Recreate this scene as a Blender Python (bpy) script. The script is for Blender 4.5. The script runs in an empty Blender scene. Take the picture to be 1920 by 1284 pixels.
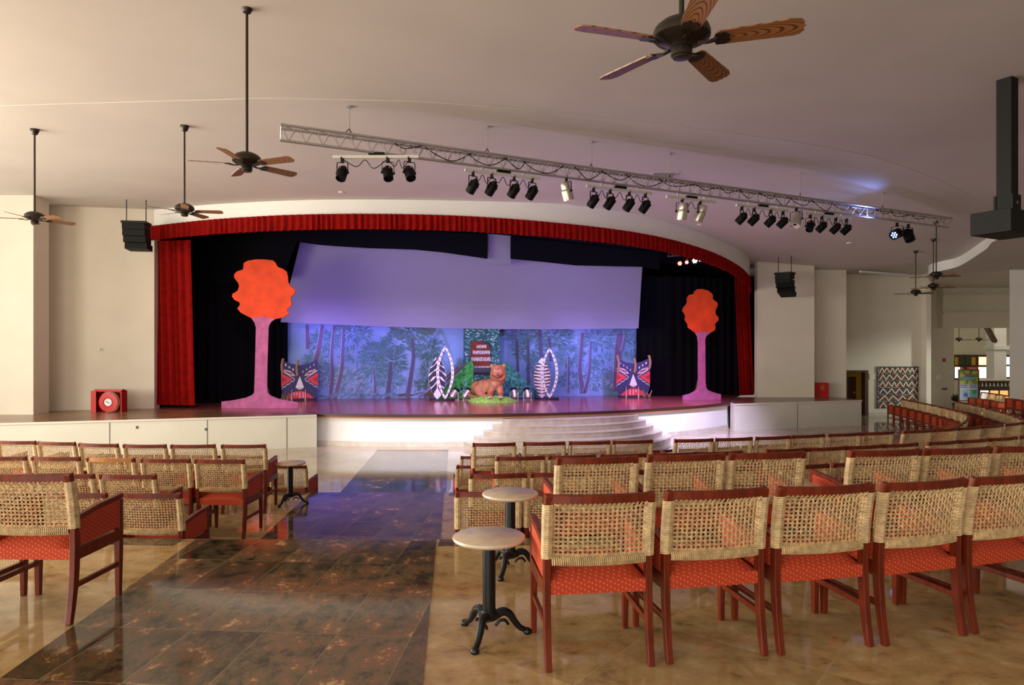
import bpy, math, random
import numpy as np
from mathutils import Vector, Matrix
random.seed(7)
PI = math.pi
SC = bpy.context.scene
COL = SC.collection

# ------------------------------------------------------------------ camera, world, light, exposure
F, CX, HY, EYE = 1280.0, 960.0, 652.0, 1.6
cam = bpy.data.cameras.new('camera')
cam.lens = 24.0
cam.sensor_width = 36.0
cam.shift_y = 10.0 / 1920.0
cam.clip_end = 200
co = bpy.data.objects.new('camera', cam)
co.location = (0, 0, EYE)
co.rotation_euler = (PI / 2, 0, 0)
COL.objects.link(co)
SC.camera = co
SC.view_settings.view_transform = 'Standard'
SC.view_settings.look = 'None'
SC.view_settings.gamma = 1
SC.view_settings.exposure = 0.16
W = bpy.data.worlds.new('daylight')
SC.world = W
W.use_nodes = True
W.node_tree.nodes['Background'].inputs[0].default_value = (1.0, 0.95, 0.87, 1)
W.node_tree.nodes['Background'].inputs[1].default_value = 0.26


def light(name, kind, loc, target, power, color, **kw):
    d = bpy.data.lights.new(name, kind)
    d.energy = power
    d.color = color
    for k, v in kw.items():
        setattr(d, k, v)
    o = bpy.data.objects.new(name, d)
    o.location = loc
    o.rotation_euler = (Vector(target) - Vector(loc)).to_track_quat('-Z', 'Y').to_euler()
    COL.objects.link(o)
    return o


light('daylight_from_the_left', 'AREA', (-23, 12.5, 2.6), (0, 11, 2.6), 2500, (1.0, 0.93, 0.78), shape='RECTANGLE', size=15, size_y=5)
light('near_left_daylight_fill', 'AREA', (-14.5, 5.5, 2.0), (-3, 6, 3.2), 1700, (1.0, 0.93, 0.78), shape='RECTANGLE', size=12, size_y=3)  # second area lamp, added to brighten the ceiling at near left
light('daylight_from_behind', 'AREA', (-5, -7, 2.4), (0, 6, 1.2), 900, (1.0, 0.93, 0.82), shape='RECTANGLE', size=14, size_y=4.0)


def at(px, py, Y):                       # pixel of the frame + distance -> point in the place
    return Vector(((px - CX) / F * Y, Y, EYE + (HY - py) / F * Y))


def atz(px, py, z):                      # pixel of the frame + height -> point in the place
    Y = (EYE - z) * F / (py - HY)
    return Vector(((px - CX) / F * Y, Y, z))


# ------------------------------------------------------------------ materials
def mat(name, c, rough=0.6, metal=0.0, var=0.0, scale=8.0, bump=0.0, emit=None, estr=0.0, spec=0.5, coat=0.0, stretch=(1, 1, 1)):
    m = bpy.data.materials.new(name)
    m.use_nodes = True
    nt = m.node_tree
    b = nt.nodes['Principled BSDF']
    b.inputs['Base Color'].default_value = (*c, 1)
    b.inputs['Roughness'].default_value = rough
    b.inputs['Metallic'].default_value = metal
    b.inputs['Specular IOR Level'].default_value = spec
    b.inputs['Coat Weight'].default_value = coat
    b.inputs['Coat Roughness'].default_value = 0.1
    if emit:
        b.inputs['Emission Color'].default_value = (*emit, 1)
        b.inputs['Emission Strength'].default_value = estr
    if var > 0 or bump > 0:
        tc = nt.nodes.new('ShaderNodeTexCoord')
        mp = nt.nodes.new('ShaderNodeMapping')
        mp.inputs['Scale'].default_value = stretch
        nz = nt.nodes.new('ShaderNodeTexNoise')
        nz.inputs['Scale'].default_value = scale
        nz.inputs['Detail'].default_value = 6
        nt.links.new(tc.outputs['Object'], mp.inputs[0])
        nt.links.new(mp.outputs[0], nz.inputs[0])
        if var > 0:
            rp = nt.nodes.new('ShaderNodeValToRGB')
            rp.color_ramp.elements[0].position = 0.3
            rp.color_ramp.elements[1].position = 0.7
            rp.color_ramp.elements[0].color = (*[max(0, x * (1 - var)) for x in c], 1)
            rp.color_ramp.elements[1].color = (*[min(1, x * (1 + var)) for x in c], 1)
            nt.links.new(nz.outputs[0], rp.inputs[0])
            nt.links.new(rp.outputs[0], b.inputs['Base Color'])
        if bump > 0:
            bp = nt.nodes.new('ShaderNodeBump')
            bp.inputs['Strength'].default_value = bump
            nt.links.new(nz.outputs[0], bp.inputs['Height'])
            nt.links.new(bp.outputs[0], b.inputs['Normal'])
    return m


def nodes_of(m):
    return m.node_tree, m.node_tree.nodes['Principled BSDF']


def tiled(name, ramp, grout, tile, rot, rough, nscale, stretch=(1, 1, 1), detail=8, tilevar=0.25, mortar=0.006, dist=0.0, hi=0.7, lo=0.3, nrough=.65):
    """polished stone in tiles: brick texture for the joints and the tone of each tile, noise for the veins"""
    m = mat(name, ramp[0], rough)
    nt, b = nodes_of(m)
    N = nt.nodes.new
    tc = N('ShaderNodeTexCoord')
    mp = N('ShaderNodeMapping')
    mp.inputs['Rotation'].default_value = (0, 0, rot)
    nt.links.new(tc.outputs['Object'], mp.inputs[0])
    br = N('ShaderNodeTexBrick')
    br.offset = 0.0
    br.inputs['Scale'].default_value = 1.0
    br.inputs['Mortar Size'].default_value = mortar
    br.inputs['Mortar Smooth'].default_value = 0.2
    br.inputs['Brick Width'].default_value = tile[0]
    br.inputs['Row Height'].default_value = tile[1]
    br.inputs['Color1'].default_value = (0, 0, 0, 1)
    br.inputs['Color2'].default_value = (1, 1, 1, 1)
    br.inputs['Mortar'].default_value = (0.5, 0.5, 0.5, 1)
    nt.links.new(mp.outputs[0], br.inputs[0])
    mp2 = N('ShaderNodeMapping')
    mp2.inputs['Scale'].default_value = stretch
    mp2.inputs['Rotation'].default_value = (0, 0, rot + 0.5)
    nt.links.new(tc.outputs['Object'], mp2.inputs[0])
    off = N('ShaderNodeVectorMath')
    off.operation = 'MULTIPLY_ADD'
    nt.links.new(br.outputs['Color'], off.inputs[0])
    off.inputs[1].default_value = (7, 5, 9)
    nt.links.new(mp2.outputs[0], off.inputs[2])
    nz = N('ShaderNodeTexNoise')
    nz.inputs['Scale'].default_value = nscale
    nz.inputs['Detail'].default_value = detail
    nz.inputs['Roughness'].default_value = nrough
    nz.inputs['Distortion'].default_value = dist
    nt.links.new(off.outputs[0], nz.inputs[0])
    rp = N('ShaderNodeValToRGB')
    n = len(ramp)
    while len(rp.color_ramp.elements) < n:
        rp.color_ramp.elements.new(0.5)
    for i, c in enumerate(ramp):
        rp.color_ramp.elements[i].position = lo + (hi - lo) * i / (n - 1)
        rp.color_ramp.elements[i].color = (*c, 1)
    nt.links.new(nz.outputs[0], rp.inputs[0])
    mulv = N('ShaderNodeMapRange')
    mulv.inputs['To Min'].default_value = 1 - tilevar
    mulv.inputs['To Max'].default_value = 1 + tilevar
    nt.links.new(br.outputs['Color'], mulv.inputs[0])
    hs = N('ShaderNodeHueSaturation')
    nt.links.new(rp.outputs[0], hs.inputs['Color'])
    nt.links.new(mulv.outputs[0], hs.inputs['Value'])
    mx = N('ShaderNodeMix')
    mx.data_type = 'RGBA'
    nt.links.new(br.outputs['Fac'], mx.inputs[0])
    nt.links.new(hs.outputs[0], mx.inputs[6])
    mx.inputs[7].default_value = (*grout, 1)
    nt.links.new(mx.outputs[2], b.inputs['Base Color'])
    return m


M = {}
M['ceiling'] = mat('ceiling plaster', (0.58, 0.53, 0.49), 0.9, var=0.05, scale=0.6)
M['wall'] = mat('wall plaster', (0.72, 0.66, 0.56), 0.85, var=0.03, scale=1.5)
M['white'] = mat('white paint', (0.8, 0.79, 0.76), 0.7, var=0.02, scale=2)
M['panel'] = mat('painted board', (0.74, 0.72, 0.64), 0.6, var=0.04, scale=1.2)
M['seam'] = mat('dark seam', (0.12, 0.11, 0.09), 0.8)
AISLE = math.atan(0.076)
M['cream'] = tiled('polished travertine', [(0.22, 0.13, 0.05), (0.42, 0.27, 0.12), (0.5, 0.345, 0.165), (0.64, 0.48, 0.28)], (0.52, 0.4, 0.22), (0.9, 0.9), AISLE + 0.6, 0.06, 5.5, detail=14, tilevar=0.12, mortar=0.0022, dist=0.15, stretch=(1, 1.25, 1), lo=.3, hi=.72)
M['pale'] = tiled('pale polished stone', [(0.42, 0.34, 0.25), (0.52, 0.44, 0.34), (0.6, 0.52, 0.42)], (0.35, 0.28, 0.2), (1.2, 1.2), AISLE + 0.78, 0.06, 1.2, tilevar=0.06, mortar=0.008)
M['granite'] = tiled('brown granite tiles', [(0.018, 0.014, 0.009), (0.07, 0.05, 0.026), (0.11, 0.078, 0.042), (0.16, 0.068, 0.03), (0.4, 0.28, 0.14)], (0.26, 0.21, 0.13), (0.42, 0.62), AISLE, 0.09, 5.0, detail=15, tilevar=0.45, mortar=0.002, dist=0.12, stretch=(1, 0.7, 1), lo=0.39, hi=0.63, nrough=.78)
M['stone_top'] = tiled('brown stone slabs', [(0.12, 0.06, 0.03), (0.22, 0.11, 0.055), (0.3, 0.17, 0.09)], (0.3, 0.2, 0.12), (1.5, 0.8), -0.25, 0.25, 1.5, tilevar=0.25)
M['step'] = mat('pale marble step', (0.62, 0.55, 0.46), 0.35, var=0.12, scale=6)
M['riser'] = mat('shaded marble riser', (0.44, 0.38, 0.32), 0.4, var=0.15, scale=6)  # step marble darkened for the risers, their shade put into the colour
M['step_edge'] = mat('step groove', (0.3, 0.26, 0.22), 0.7)
M['stage_wood'] = mat('varnished stage boards', (0.26, 0.07, 0.065), 0.17, var=0.35, scale=2.2, stretch=(0.3, 6, 1))
M['nosing'] = mat('dark stage nosing', (0.05, 0.018, 0.012), 0.4)
M['brass'] = mat('brown wood strip', (0.35, 0.13, 0.05), 0.4)
M['wood'] = mat('mahogany', (0.15, 0.02, 0.006), 0.32, var=0.35, scale=3, stretch=(8, 8, 1), spec=0.3)
M['wood_light'] = mat('honey wood', (0.42, 0.16, 0.03), 0.3, var=0.2, scale=3, stretch=(8, 8, 1))
M['cane'] = mat('woven cane', (0.62, 0.44, 0.22), 0.55, var=0.3, scale=30)
M['velvet'] = mat('red velvet', (0.22, 0.004, 0.003), 1.0, var=0.2, scale=6, spec=.1)
M['black_cloth'] = mat('black drape', (0.0035, 0.0035, 0.006), 0.95, spec=0.1)
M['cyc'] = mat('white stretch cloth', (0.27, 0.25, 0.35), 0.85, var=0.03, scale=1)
M['iron'] = mat('black cast iron', (0.007, 0.008, 0.009), 0.35, spec=0.35)
M['marble'] = mat('cream marble top', (0.62, 0.5, 0.36), 0.25, var=0.14, scale=9)
M['bronze'] = mat('dark bronze', (0.035, 0.027, 0.02), 0.38, metal=0.6)
M['alu'] = mat('aluminium tube', (0.5, 0.47, 0.44), 0.38, metal=0.75)
M['bar'] = mat('pale steel bar', (0.6, 0.58, 0.5), 0.5, metal=0.2)
M['black'] = mat('black plastic', (0.003, 0.003, 0.0032), 0.6, spec=.2)
M['matt_black'] = mat('black painted steel', (0.006, 0.006, 0.006), 0.6, spec=.25)
M['silver'] = mat('silver can', (0.6, 0.55, 0.46), 0.3, metal=0.75)
M['red'] = mat('red enamel', (0.5, 0.008, 0.008), 0.35)
M['label_white'] = mat('white label', (0.75, 0.75, 0.78), 0.5)
M['redled'] = mat('red indicator', (0.6, 0.02, 0.01), 0.4, emit=(1, 0.05, 0.02), estr=0.6)
M['orange_paint'] = mat('orange paint', (0.66, 0.05, 0.006), 0.8, var=0.2, scale=3)
M['pink_paint'] = mat('pink paint', (0.4, 0.1, 0.26), 0.8, var=0.22, scale=5)
M['navy'] = mat('navy paint', (0.035, 0.03, 0.11), 0.6)
M['paint_white'] = mat('white scenery paint', (0.78, 0.76, 0.72), 0.6)
M['scarlet'] = mat('scarlet paint', (0.7, 0.05, 0.06), 0.6)
M['crimson'] = mat('crimson paint', (0.4, 0.02, 0.04), 0.6)
M['pale_pink'] = mat('pale pink paint', (0.7, 0.42, 0.42), 0.6)
M['tan'] = mat('tan bark', (0.35, 0.2, 0.11), 0.8, var=0.3, scale=12, stretch=(4, 4, .5))
M['ink'] = mat('black paint', (0.012, 0.012, 0.02), 0.6)
M['rust'] = mat('rust paint', (0.17, 0.025, 0.008), 0.8, var=0.5, scale=12, stretch=(4, 4, 1))
M['yellow_wall'] = mat('ochre plaster', (0.6, 0.36, 0.03), 0.8)
M['door_wood'] = mat('dark door wood', (0.08, 0.028, 0.012), 0.4, var=0.25, scale=4, stretch=(6, 6, 1))
M['sky_cloth'] = mat('painted blue cloth', (0.26, 0.38, 0.72), 0.9, var=0.25, scale=0.8)
M['glass'] = mat('window glass', (0.9, 0.9, 0.9), 0.05)


def orange_fabric():
    m = mat('orange dotted upholstery', (0.55, 0.06, 0.015), 0.8)
    nt, b = nodes_of(m)
    tc = nt.nodes.new('ShaderNodeTexCoord')
    mp = nt.nodes.new('ShaderNodeCombineXYZ')
    sx = nt.nodes.new('ShaderNodeSeparateXYZ')
    nt.links.new(tc.outputs['Object'], sx.inputs[0])
    for k, (w, terms) in enumerate(((52, (1, .93, .0)), (38, (.5, .62, 1)))):
        acc = None
        for ax, c_ in enumerate(terms):
            mu = nt.nodes.new('ShaderNodeMath')
            mu.operation = 'MULTIPLY_ADD'
            nt.links.new(sx.outputs[ax], mu.inputs[0])
            mu.inputs[1].default_value = c_ * w
            mu.inputs[2].default_value = 0
            if acc:
                nt.links.new(acc, mu.inputs[2])
            acc = mu.outputs[0]
        nt.links.new(acc, mp.inputs[k])
    vo = nt.nodes.new('ShaderNodeTexVoronoi')
    vo.voronoi_dimensions = '2D'
    vo.inputs['Randomness'].default_value = 0.1
    vo.inputs['Scale'].default_value = 1.0
    lt = nt.nodes.new('ShaderNodeMath')
    lt.operation = 'LESS_THAN'
    lt.inputs[1].default_value = 0.15
    mx = nt.nodes.new('ShaderNodeMix')
    mx.data_type = 'RGBA'
    mx.inputs[6].default_value = (0.46, 0.04, 0.008, 1)
    mx.inputs[7].default_value = (0.7, 0.25, 0.09, 1)
    nt.links.new(mp.outputs[0], vo.inputs[0])
    nt.links.new(vo.outputs['Distance'], lt.inputs[0])
    nt.links.new(lt.outputs[0], mx.inputs[0])
    nt.links.new(mx.outputs[2], b.inputs['Base Color'])
    return m


M['orange'] = orange_fabric()


def blade_wood():
    m = mat('oak fan blade', (0.2, 0.085, 0.03), 0.4)
    nt, b = nodes_of(m)
    tc = nt.nodes.new('ShaderNodeTexCoord')
    mp = nt.nodes.new('ShaderNodeMapping')
    mp.inputs['Location'].default_value = (-0.35, 0, 0)
    mp.inputs['Scale'].default_value = (2.2, 13, 1)
    wv = nt.nodes.new('ShaderNodeTexWave')
    wv.wave_type = 'RINGS'
    wv.rings_direction = 'Z'
    wv.inputs['Scale'].default_value = 2.2
    wv.inputs['Distortion'].default_value = 2.0
    wv.inputs['Detail'].default_value = 3
    rp = nt.nodes.new('ShaderNodeValToRGB')
    rp.color_ramp.elements[0].color = (0.09, 0.035, 0.013, 1)
    rp.color_ramp.elements[1].color = (0.3, 0.13, 0.05, 1)
    rp.color_ramp.elements[1].position = 0.45
    nt.links.new(tc.outputs['Object'], mp.inputs[0])
    nt.links.new(mp.outputs[0], wv.inputs[0])
    nt.links.new(wv.outputs[0], rp.inputs[0])
    nt.links.new(rp.outputs[0], b.inputs['Base Color'])
    return m


M['blade'] = blade_wood()


# ------------------------------------------------------------------ mesh helpers
class MB:
    def __init__(s):
        s.v, s.f, s.m, s.mats, s.smooth = [], [], [], [], False

    def mi(s, m):
        if m not in s.mats:
            s.mats.append(m)
        return s.mats.index(m)

    def add(s, vs, fs, m):
        k = len(s.v)
        i = s.mi(m)
        s.v += [tuple(p) for p in vs]
        for f in fs:
            s.f.append(tuple(k + j for j in f))
            s.m.append(i)

    def box(s, lo, hi, m, M4=None):
        x0, y0, z0 = lo
        x1, y1, z1 = hi
        vs = [Vector(p) for p in ((x0, y0, z0), (x1, y0, z0), (x1, y1, z0), (x0, y1, z0), (x0, y0, z1), (x1, y0, z1), (x1, y1, z1), (x0, y1, z1))]
        if M4:
            vs = [M4 @ p for p in vs]
        s.add(vs, [(0, 3, 2, 1), (4, 5, 6, 7), (0, 1, 5, 4), (1, 2, 6, 5), (2, 3, 7, 6), (3, 0, 4, 7)], m)

    def tube(s, pts, r, m, n=6, flat=1.0, caps=True, closed=False):
        pts = [Vector(p) for p in pts]
        L = len(pts)
        rr = r if isinstance(r, (list, tuple)) else [r] * L
        vs = []
        up = Vector((0, 0, 1))
        prev = None
        for i, p in enumerate(pts):
            a = pts[(i - 1) % L] if (closed or i > 0) else p
            b = pts[(i + 1) % L] if (closed or i < L - 1) else p
            t = (b - a)
            if t.length < 1e-9:
                t = Vector((0, 0, 1))
            t.normalize()
            if prev is None:
                q = up if abs(t.z) < 0.95 else Vector((1, 0, 0))
                prev = (q - t * q.dot(t)).normalized()
            else:
                q = prev - t * prev.dot(t)
                prev = q.normalized() if q.length > 1e-6 else prev
            e = t.cross(prev)
            for k in range(n):
                an = 2 * PI * k / n + PI / n
                vs.append(p + prev * (math.cos(an) * rr[i]) + e * (math.sin(an) * rr[i] * flat))
        fs = []
        for i in range(L if closed else L - 1):
            j = (i + 1) % L
            for k in range(n):
                fs.append((i * n + k, i * n + (k + 1) % n, j * n + (k + 1) % n, j * n + k))
        if caps and not closed:
            fs.append(tuple(reversed(range(n))))
            fs.append(tuple(range((L - 1) * n, L * n)))
        s.add(vs, fs, m)

    def beam(s, pts, w, d, m, side=Vector((1, 0, 0))):
        """rectangular bar along pts, w across SIDE, d across the other way (lists allowed)"""
        pts = [Vector(p) for p in pts]
        L = len(pts)
        ww = w if isinstance(w, (list, tuple)) else [w] * L
        dd = d if isinstance(d, (list, tuple)) else [d] * L
        vs = []
        for i, p in enumerate(pts):
            t = (pts[min(i + 1, L - 1)] - pts[max(i - 1, 0)]).normalized()
            sd = (side - t * side.dot(t)).normalized()
            e = t.cross(sd)
            a, b = ww[i] / 2, dd[i] / 2
            vs += [p - sd * a - e * b, p + sd * a - e * b, p + sd * a + e * b, p - sd * a + e * b]
        fs = [(0, 3, 2, 1), tuple(range(4 * L - 4, 4 * L))]
        for i in range(L - 1):
            for k in range(4):
                fs.append((4 * i + k, 4 * i + (k + 1) % 4, 4 * i + 4 + (k + 1) % 4, 4 * i + 4 + k))
        s.add(vs, fs, m)

    def lathe(s, prof, m, n=24, c=(0, 0, 0), M4=None):
        vs, fs = [], []
        for r, z in prof:
            for k in range(n):
                a = 2 * PI * k / n
                p = Vector((c[0] + r * math.cos(a), c[1] + r * math.sin(a), c[2] + z))
                vs.append(M4 @ p if M4 else p)
        for i in range(len(prof) - 1):
            for k in range(n):
                fs.append((i * n + k, i * n + (k + 1) % n, (i + 1) * n + (k + 1) % n, (i + 1) * n + k))
        fs.append(tuple(reversed(range(n))))
        fs.append(tuple(range((len(prof) - 1) * n, len(prof) * n)))
        s.add(vs, fs, m)

    def prism(s, poly, z0, z1, m, side=None, M4=None):
        """horizontal polygon (x, y) given thickness z0..z1"""
        n = len(poly)
        a = sum(poly[i][0] * poly[(i + 1) % n][1] - poly[(i + 1) % n][0] * poly[i][1] for i in range(n))
        if a < 0:
            poly = poly[::-1]
        vs = [Vector((x, y, z0)) for x, y in poly] + [Vector((x, y, z1)) for x, y in poly]
        if M4:
            vs = [M4 @ p for p in vs]
        k = len(s.v)
        s.add(vs, [tuple(reversed(range(n))), tuple(range(n, 2 * n))], m)
        i2 = s.mi(side or m)
        for i in range(n):
            s.f.append((k + i, k + (i + 1) % n, k + n + (i + 1) % n, k + n + i))
            s.m.append(i2)

    def card(s, poly, y0, y1, m, side=None):
        """upright cut-out: polygon in (x, z), thickness y0 (front) .. y1 (back)"""
        T = Matrix(((1, 0, 0, 0), (0, 0, -1, 0), (0, 1, 0, 0), (0, 0, 0, 1)))
        s.prism(poly, -y1, -y0, m, side, T)

    def grid(s, P, m, closed_u=False):
        r, c = len(P), len(P[0])
        vs = [p for row in P for p in row]
        fs = []
        for i in range(r - 1):
            for j in range(c if closed_u else c - 1):
                k = (j + 1) % c
                fs.append((i * c + j, i * c + k, (i + 1) * c + k, (i + 1) * c + j))
        s.add(vs, fs, m)

    def build(s, name, parent=None, smooth=False, kind=None, loc=None, rot=None, bevel=0):
        me = bpy.data.meshes.new(name)
        me.from_pydata([tuple(v) for v in s.v], [], s.f)
        for m in s.mats:
            me.materials.append(M[m] if isinstance(m, str) else m)
        me.polygons.foreach_set('material_index', s.m)
        if smooth:
            me.polygons.foreach_set('use_smooth', [True] * len(s.f))
            try:
                me.set_sharp_from_angle(angle=0.7)
            except Exception:
                pass
        me.update()
        o = bpy.data.objects.new(name, me)
        COL.objects.link(o)
        if parent:
            o.parent = parent
        if kind:
            o['kind'] = kind
        if loc:
            o.location = loc
        if rot:
            o.rotation_euler = rot
        if bevel:
            b = o.modifiers.new('bevel', 'BEVEL')
            b.width = bevel
            b.segments = 2
            b.limit_method = 'ANGLE'
        return o


def thing(name, label, cat, loc=(0, 0, 0), rz=0.0, group=None):
    o = bpy.data.objects.new(name, None)
    o.empty_display_size = 0.2
    o.location = loc
    o.rotation_euler = (0, 0, rz)
    COL.objects.link(o)
    return tag(o, label, cat, group)


def tag(o, label, cat, group=None):
    o['label'] = label
    o['category'] = cat
    if group:
        o['group'] = group
    return o


def dup(root, loc, rz, label, group=None, scale=None):
    r = root.copy()
    COL.objects.link(r)
    r.location = loc
    r.rotation_euler = (0, 0, rz)
    r['label'] = label
    if group:
        r['group'] = group
    if scale:
        r.scale = (scale,) * 3
    for ch in KIDS[root.name]:
        c = ch.copy()
        COL.objects.link(c)
        c.parent = r
        for g in KIDS.get(ch.name, []):
            d = g.copy()
            COL.objects.link(d)
            d.parent = c
    return r


KIDS = {}


def remember(root):
    for o in bpy.data.objects:
        if o.parent:
            KIDS.setdefault(o.parent.name, [])
            if o not in KIDS[o.parent.name]:
                KIDS[o.parent.name].append(o)


ORD = ['', 'first', 'second', 'third', 'fourth', 'fifth', 'sixth', 'seventh', 'eighth', 'ninth', 'tenth', 'eleventh', 'twelfth', 'thirteenth', 'fourteenth', 'fifteenth', 'sixteenth', 'seventeenth', 'eighteenth', 'nineteenth', 'twentieth']
ORD += ['twenty-' + w for w in ORD[1:10]] + ['thirtieth'] + ['thirty-' + w for w in ORD[1:10]] + ['fortieth'] + ['forty-' + w for w in ORD[1:10]]


def lerp_curve(pts):
    xs = [p[0] for p in pts]
    ys = [p[1] for p in pts]

    def f(x):
        if x < xs[0]:
            return ys[0] + (x - xs[0]) * (ys[1] - ys[0]) / (xs[1] - xs[0])
        if x > xs[-1]:
            return ys[-1] + (x - xs[-1]) * (ys[-1] - ys[-2]) / (xs[-1] - xs[-2])
        return float(np.interp(x, xs, ys))

    def g(x):
        return (f(x - .25) + f(x) * 2 + f(x + .25)) / 4
    return g


def spline(pts, n=12):
    P = [Vector((*p, 0)) if len(p) == 2 else Vector(p) for p in pts]
    out = []
    for i in range(len(P) - 1):
        a, b, c, d = P[max(i - 1, 0)], P[i], P[i + 1], P[min(i + 2, len(P) - 1)]
        for k in range(n):
            t = k / n
            out.append(0.5 * ((2 * b) + (c - a) * t + (2 * a - 5 * b + 4 * c - d) * t * t + (3 * b - a - 3 * c + d) * t ** 3))
    out.append(P[-1])
    return out


# ------------------------------------------------------------------ levels of the hall
L0, L1, L2, ST = 0.0, -0.5, -1.0, -0.15
E01 = [(-16, 9.8), (-9, 6.75), (-6, 6.0), (-3.2, 5.74), (-0.6, 5.7), (1, 5.83), (2.4, 6.06), (3.4, 6.36), (4.5, 6.75), (6.5, 7.6), (9, 9.1), (12, 11.9), (14.6, 15.2), (16.6, 18.5), (17.6, 21.5)]
E12 = [(-16, 12.8), (-9, 10.75), (-6, 10.2), (-2.95, 9.92), (-0.9, 9.9), (2.6, 10.55), (4.6, 11.05), (6.6, 11.62), (8.4, 12.4), (10.25, 13.5), (11.9, 15.2), (13.2, 17.6), (14.0, 19.4), (14.5, 20.6), (14.9, 22.6)]


def region(front, back):
    return [tuple(p[:2]) for p in spline(front, 6)] + [tuple(p[:2]) for p in reversed(spline(back, 6))]


b = MB()
e01 = [tuple(p[:2]) for p in spline(E01, 6)]
b.prism([(-16, -6), (24, -6), (24, 21.5)] + e01[::-1], -1.3, L0, 'cream')
b.build('floor_upper', kind='structure')
b = MB()
b.prism(e01 + [tuple(p[:2]) for p in reversed(spline(E12, 6))], -1.3, L1, 'cream')
b.build('floor_middle', kind='structure')
b = MB()
b.prism([tuple(p[:2]) for p in spline(E12, 6)] + [(17.6, 21.5), (24, 21.5), (24, 40), (-16, 40)], -1.3, L2, 'pale')
b.build('floor_lower', kind='structure')

aR = lambda y: -0.15 - 0.0845 * y
aL = lambda y: -2.25 - 0.068 * y
fa, fb = lerp_curve(E01), lerp_curve(E12)


def strip(y0, y1, z, name):
    bb = MB()
    n = 14
    ys = [y0 + (y1 - y0) * i / n for i in range(n + 1)]
    bb.prism([(aL(y), y) for y in ys] + [(aR(y), y) for y in reversed(ys)], z, z + 0.004, 'granite')
    bb.build(name, kind='structure')


strip(-4, 5.69, L0, 'trim_1')
strip(5.71, 9.9, L1, 'trim_2')
strip(9.92, 17.4, L2, 'trim_3')
for i, (E, z, x0, x1, x2, x3) in enumerate(((e01, L0, -8.5, -2.66, -.62, 14), ([tuple(p[:2]) for p in spline(E12, 6)], L1, -8.5, -2.93, -.98, 14))):
    for j, (a, c) in enumerate(((x0, x1), (x2, x3))):
        Q = [p for p in E if a <= p[0] <= c]
        b = MB()
        b.prism([(x, y - .004) for x, y in Q] + [(x, y - .2) for x, y in reversed(Q)], z, z + 0.003, 'granite')
        b.build('trim_%d' % (4 + 2 * i + j), kind='structure')
for i, (y0, z) in enumerate(((5.7, L0), (9.91, L1))):
    b = MB()
    for k in (1, 2):
        b.box((aL(y0) - .1, y0, z - .5), (aR(y0) + .1, y0 + .3 * (3 - k), z - .5 + .167 * k), 'granite')
    b.build('aisle_steps', kind='structure')

# ------------------------------------------------------------------ stage
LC, LR = Vector((-2.345, 30.68)), 12.83


def lip(a, r=0.0):
    return (LC.x + (LR + r) * math.sin(a), LC.y - (LR + r) * math.cos(a))


a0, a1 = math.asin((-5.4 - LC.x) / LR), math.atan2(6.95 - LC.x, LC.y - 21.9)
arc = [a0 + (a1 - a0) * i / 48 for i in range(49)]
b = MB()
b.prism([lip(a) for a in arc] + [(9.4, 27.5), (-11.5, 27.5), (-11.2, 19.4), (-5.6, 18.6)], ST - .03, ST, 'stage_wood')
b.build('floor_stage', kind='structure')
b = MB()
for r0, r1, z0, z1, m in ((-.06, .015, ST - .065, ST + .004, 'nosing'), (-.06, .005, ST - .1, ST - .065, 'brass')):
    b.prism([lip(a, r1) for a in arc] + [lip(a, r0) for a in reversed(arc)], z0, z1, m)
b.build('trim_8', kind='structure')
b = MB()
b.prism([lip(a, -.09) for a in arc] + [(8.9, 27), (-5.4, 27)], L2, ST - .03, 'white')
b.build('wall_stage_front', kind='structure')
b = MB()
b.prism([lip(a, -.065) for a in arc] + [lip(a, -.1) for a in reversed(arc)], L2, L2 + .13, 'step')
b.build('baseboard_stage', kind='structure')

steps = thing('stage_steps', 'curved flight of pale marble steps leading up to the stage', 'steps', (1.7, 18.0, L2))
am = math.atan2(1.72 - LC.x, LC.y - 18.4)
for k in range(1, 6):
    hw = (1.98 + (k - 1) * .26) / LR
    sag = .34 * k
    b = MB()
    n = 28
    outer, inner = [], []
    for i in range(n + 1):
        t = -1 + 2 * i / n
        a = am + hw * t
        outer.append(lip(a, -.06 + .16 + (sag - .02) * (1 - t * t) ** .75))
        inner.append(lip(a, -.085))
    z1 = ST - .142 * k
    P = [(x - 1.7, y - 18.0) for x, y in outer + inner[::-1]]
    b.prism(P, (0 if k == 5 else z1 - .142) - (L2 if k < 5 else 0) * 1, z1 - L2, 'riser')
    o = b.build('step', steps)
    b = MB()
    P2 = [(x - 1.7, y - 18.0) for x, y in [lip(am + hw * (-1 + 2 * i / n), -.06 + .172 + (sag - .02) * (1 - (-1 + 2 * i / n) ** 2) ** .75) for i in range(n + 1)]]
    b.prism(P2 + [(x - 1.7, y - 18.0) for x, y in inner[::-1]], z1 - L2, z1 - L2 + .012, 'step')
    b.build('tread', o)

# side platforms of the stage
DL = Vector((6.8, 2.0, 0)).normalized()


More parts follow.
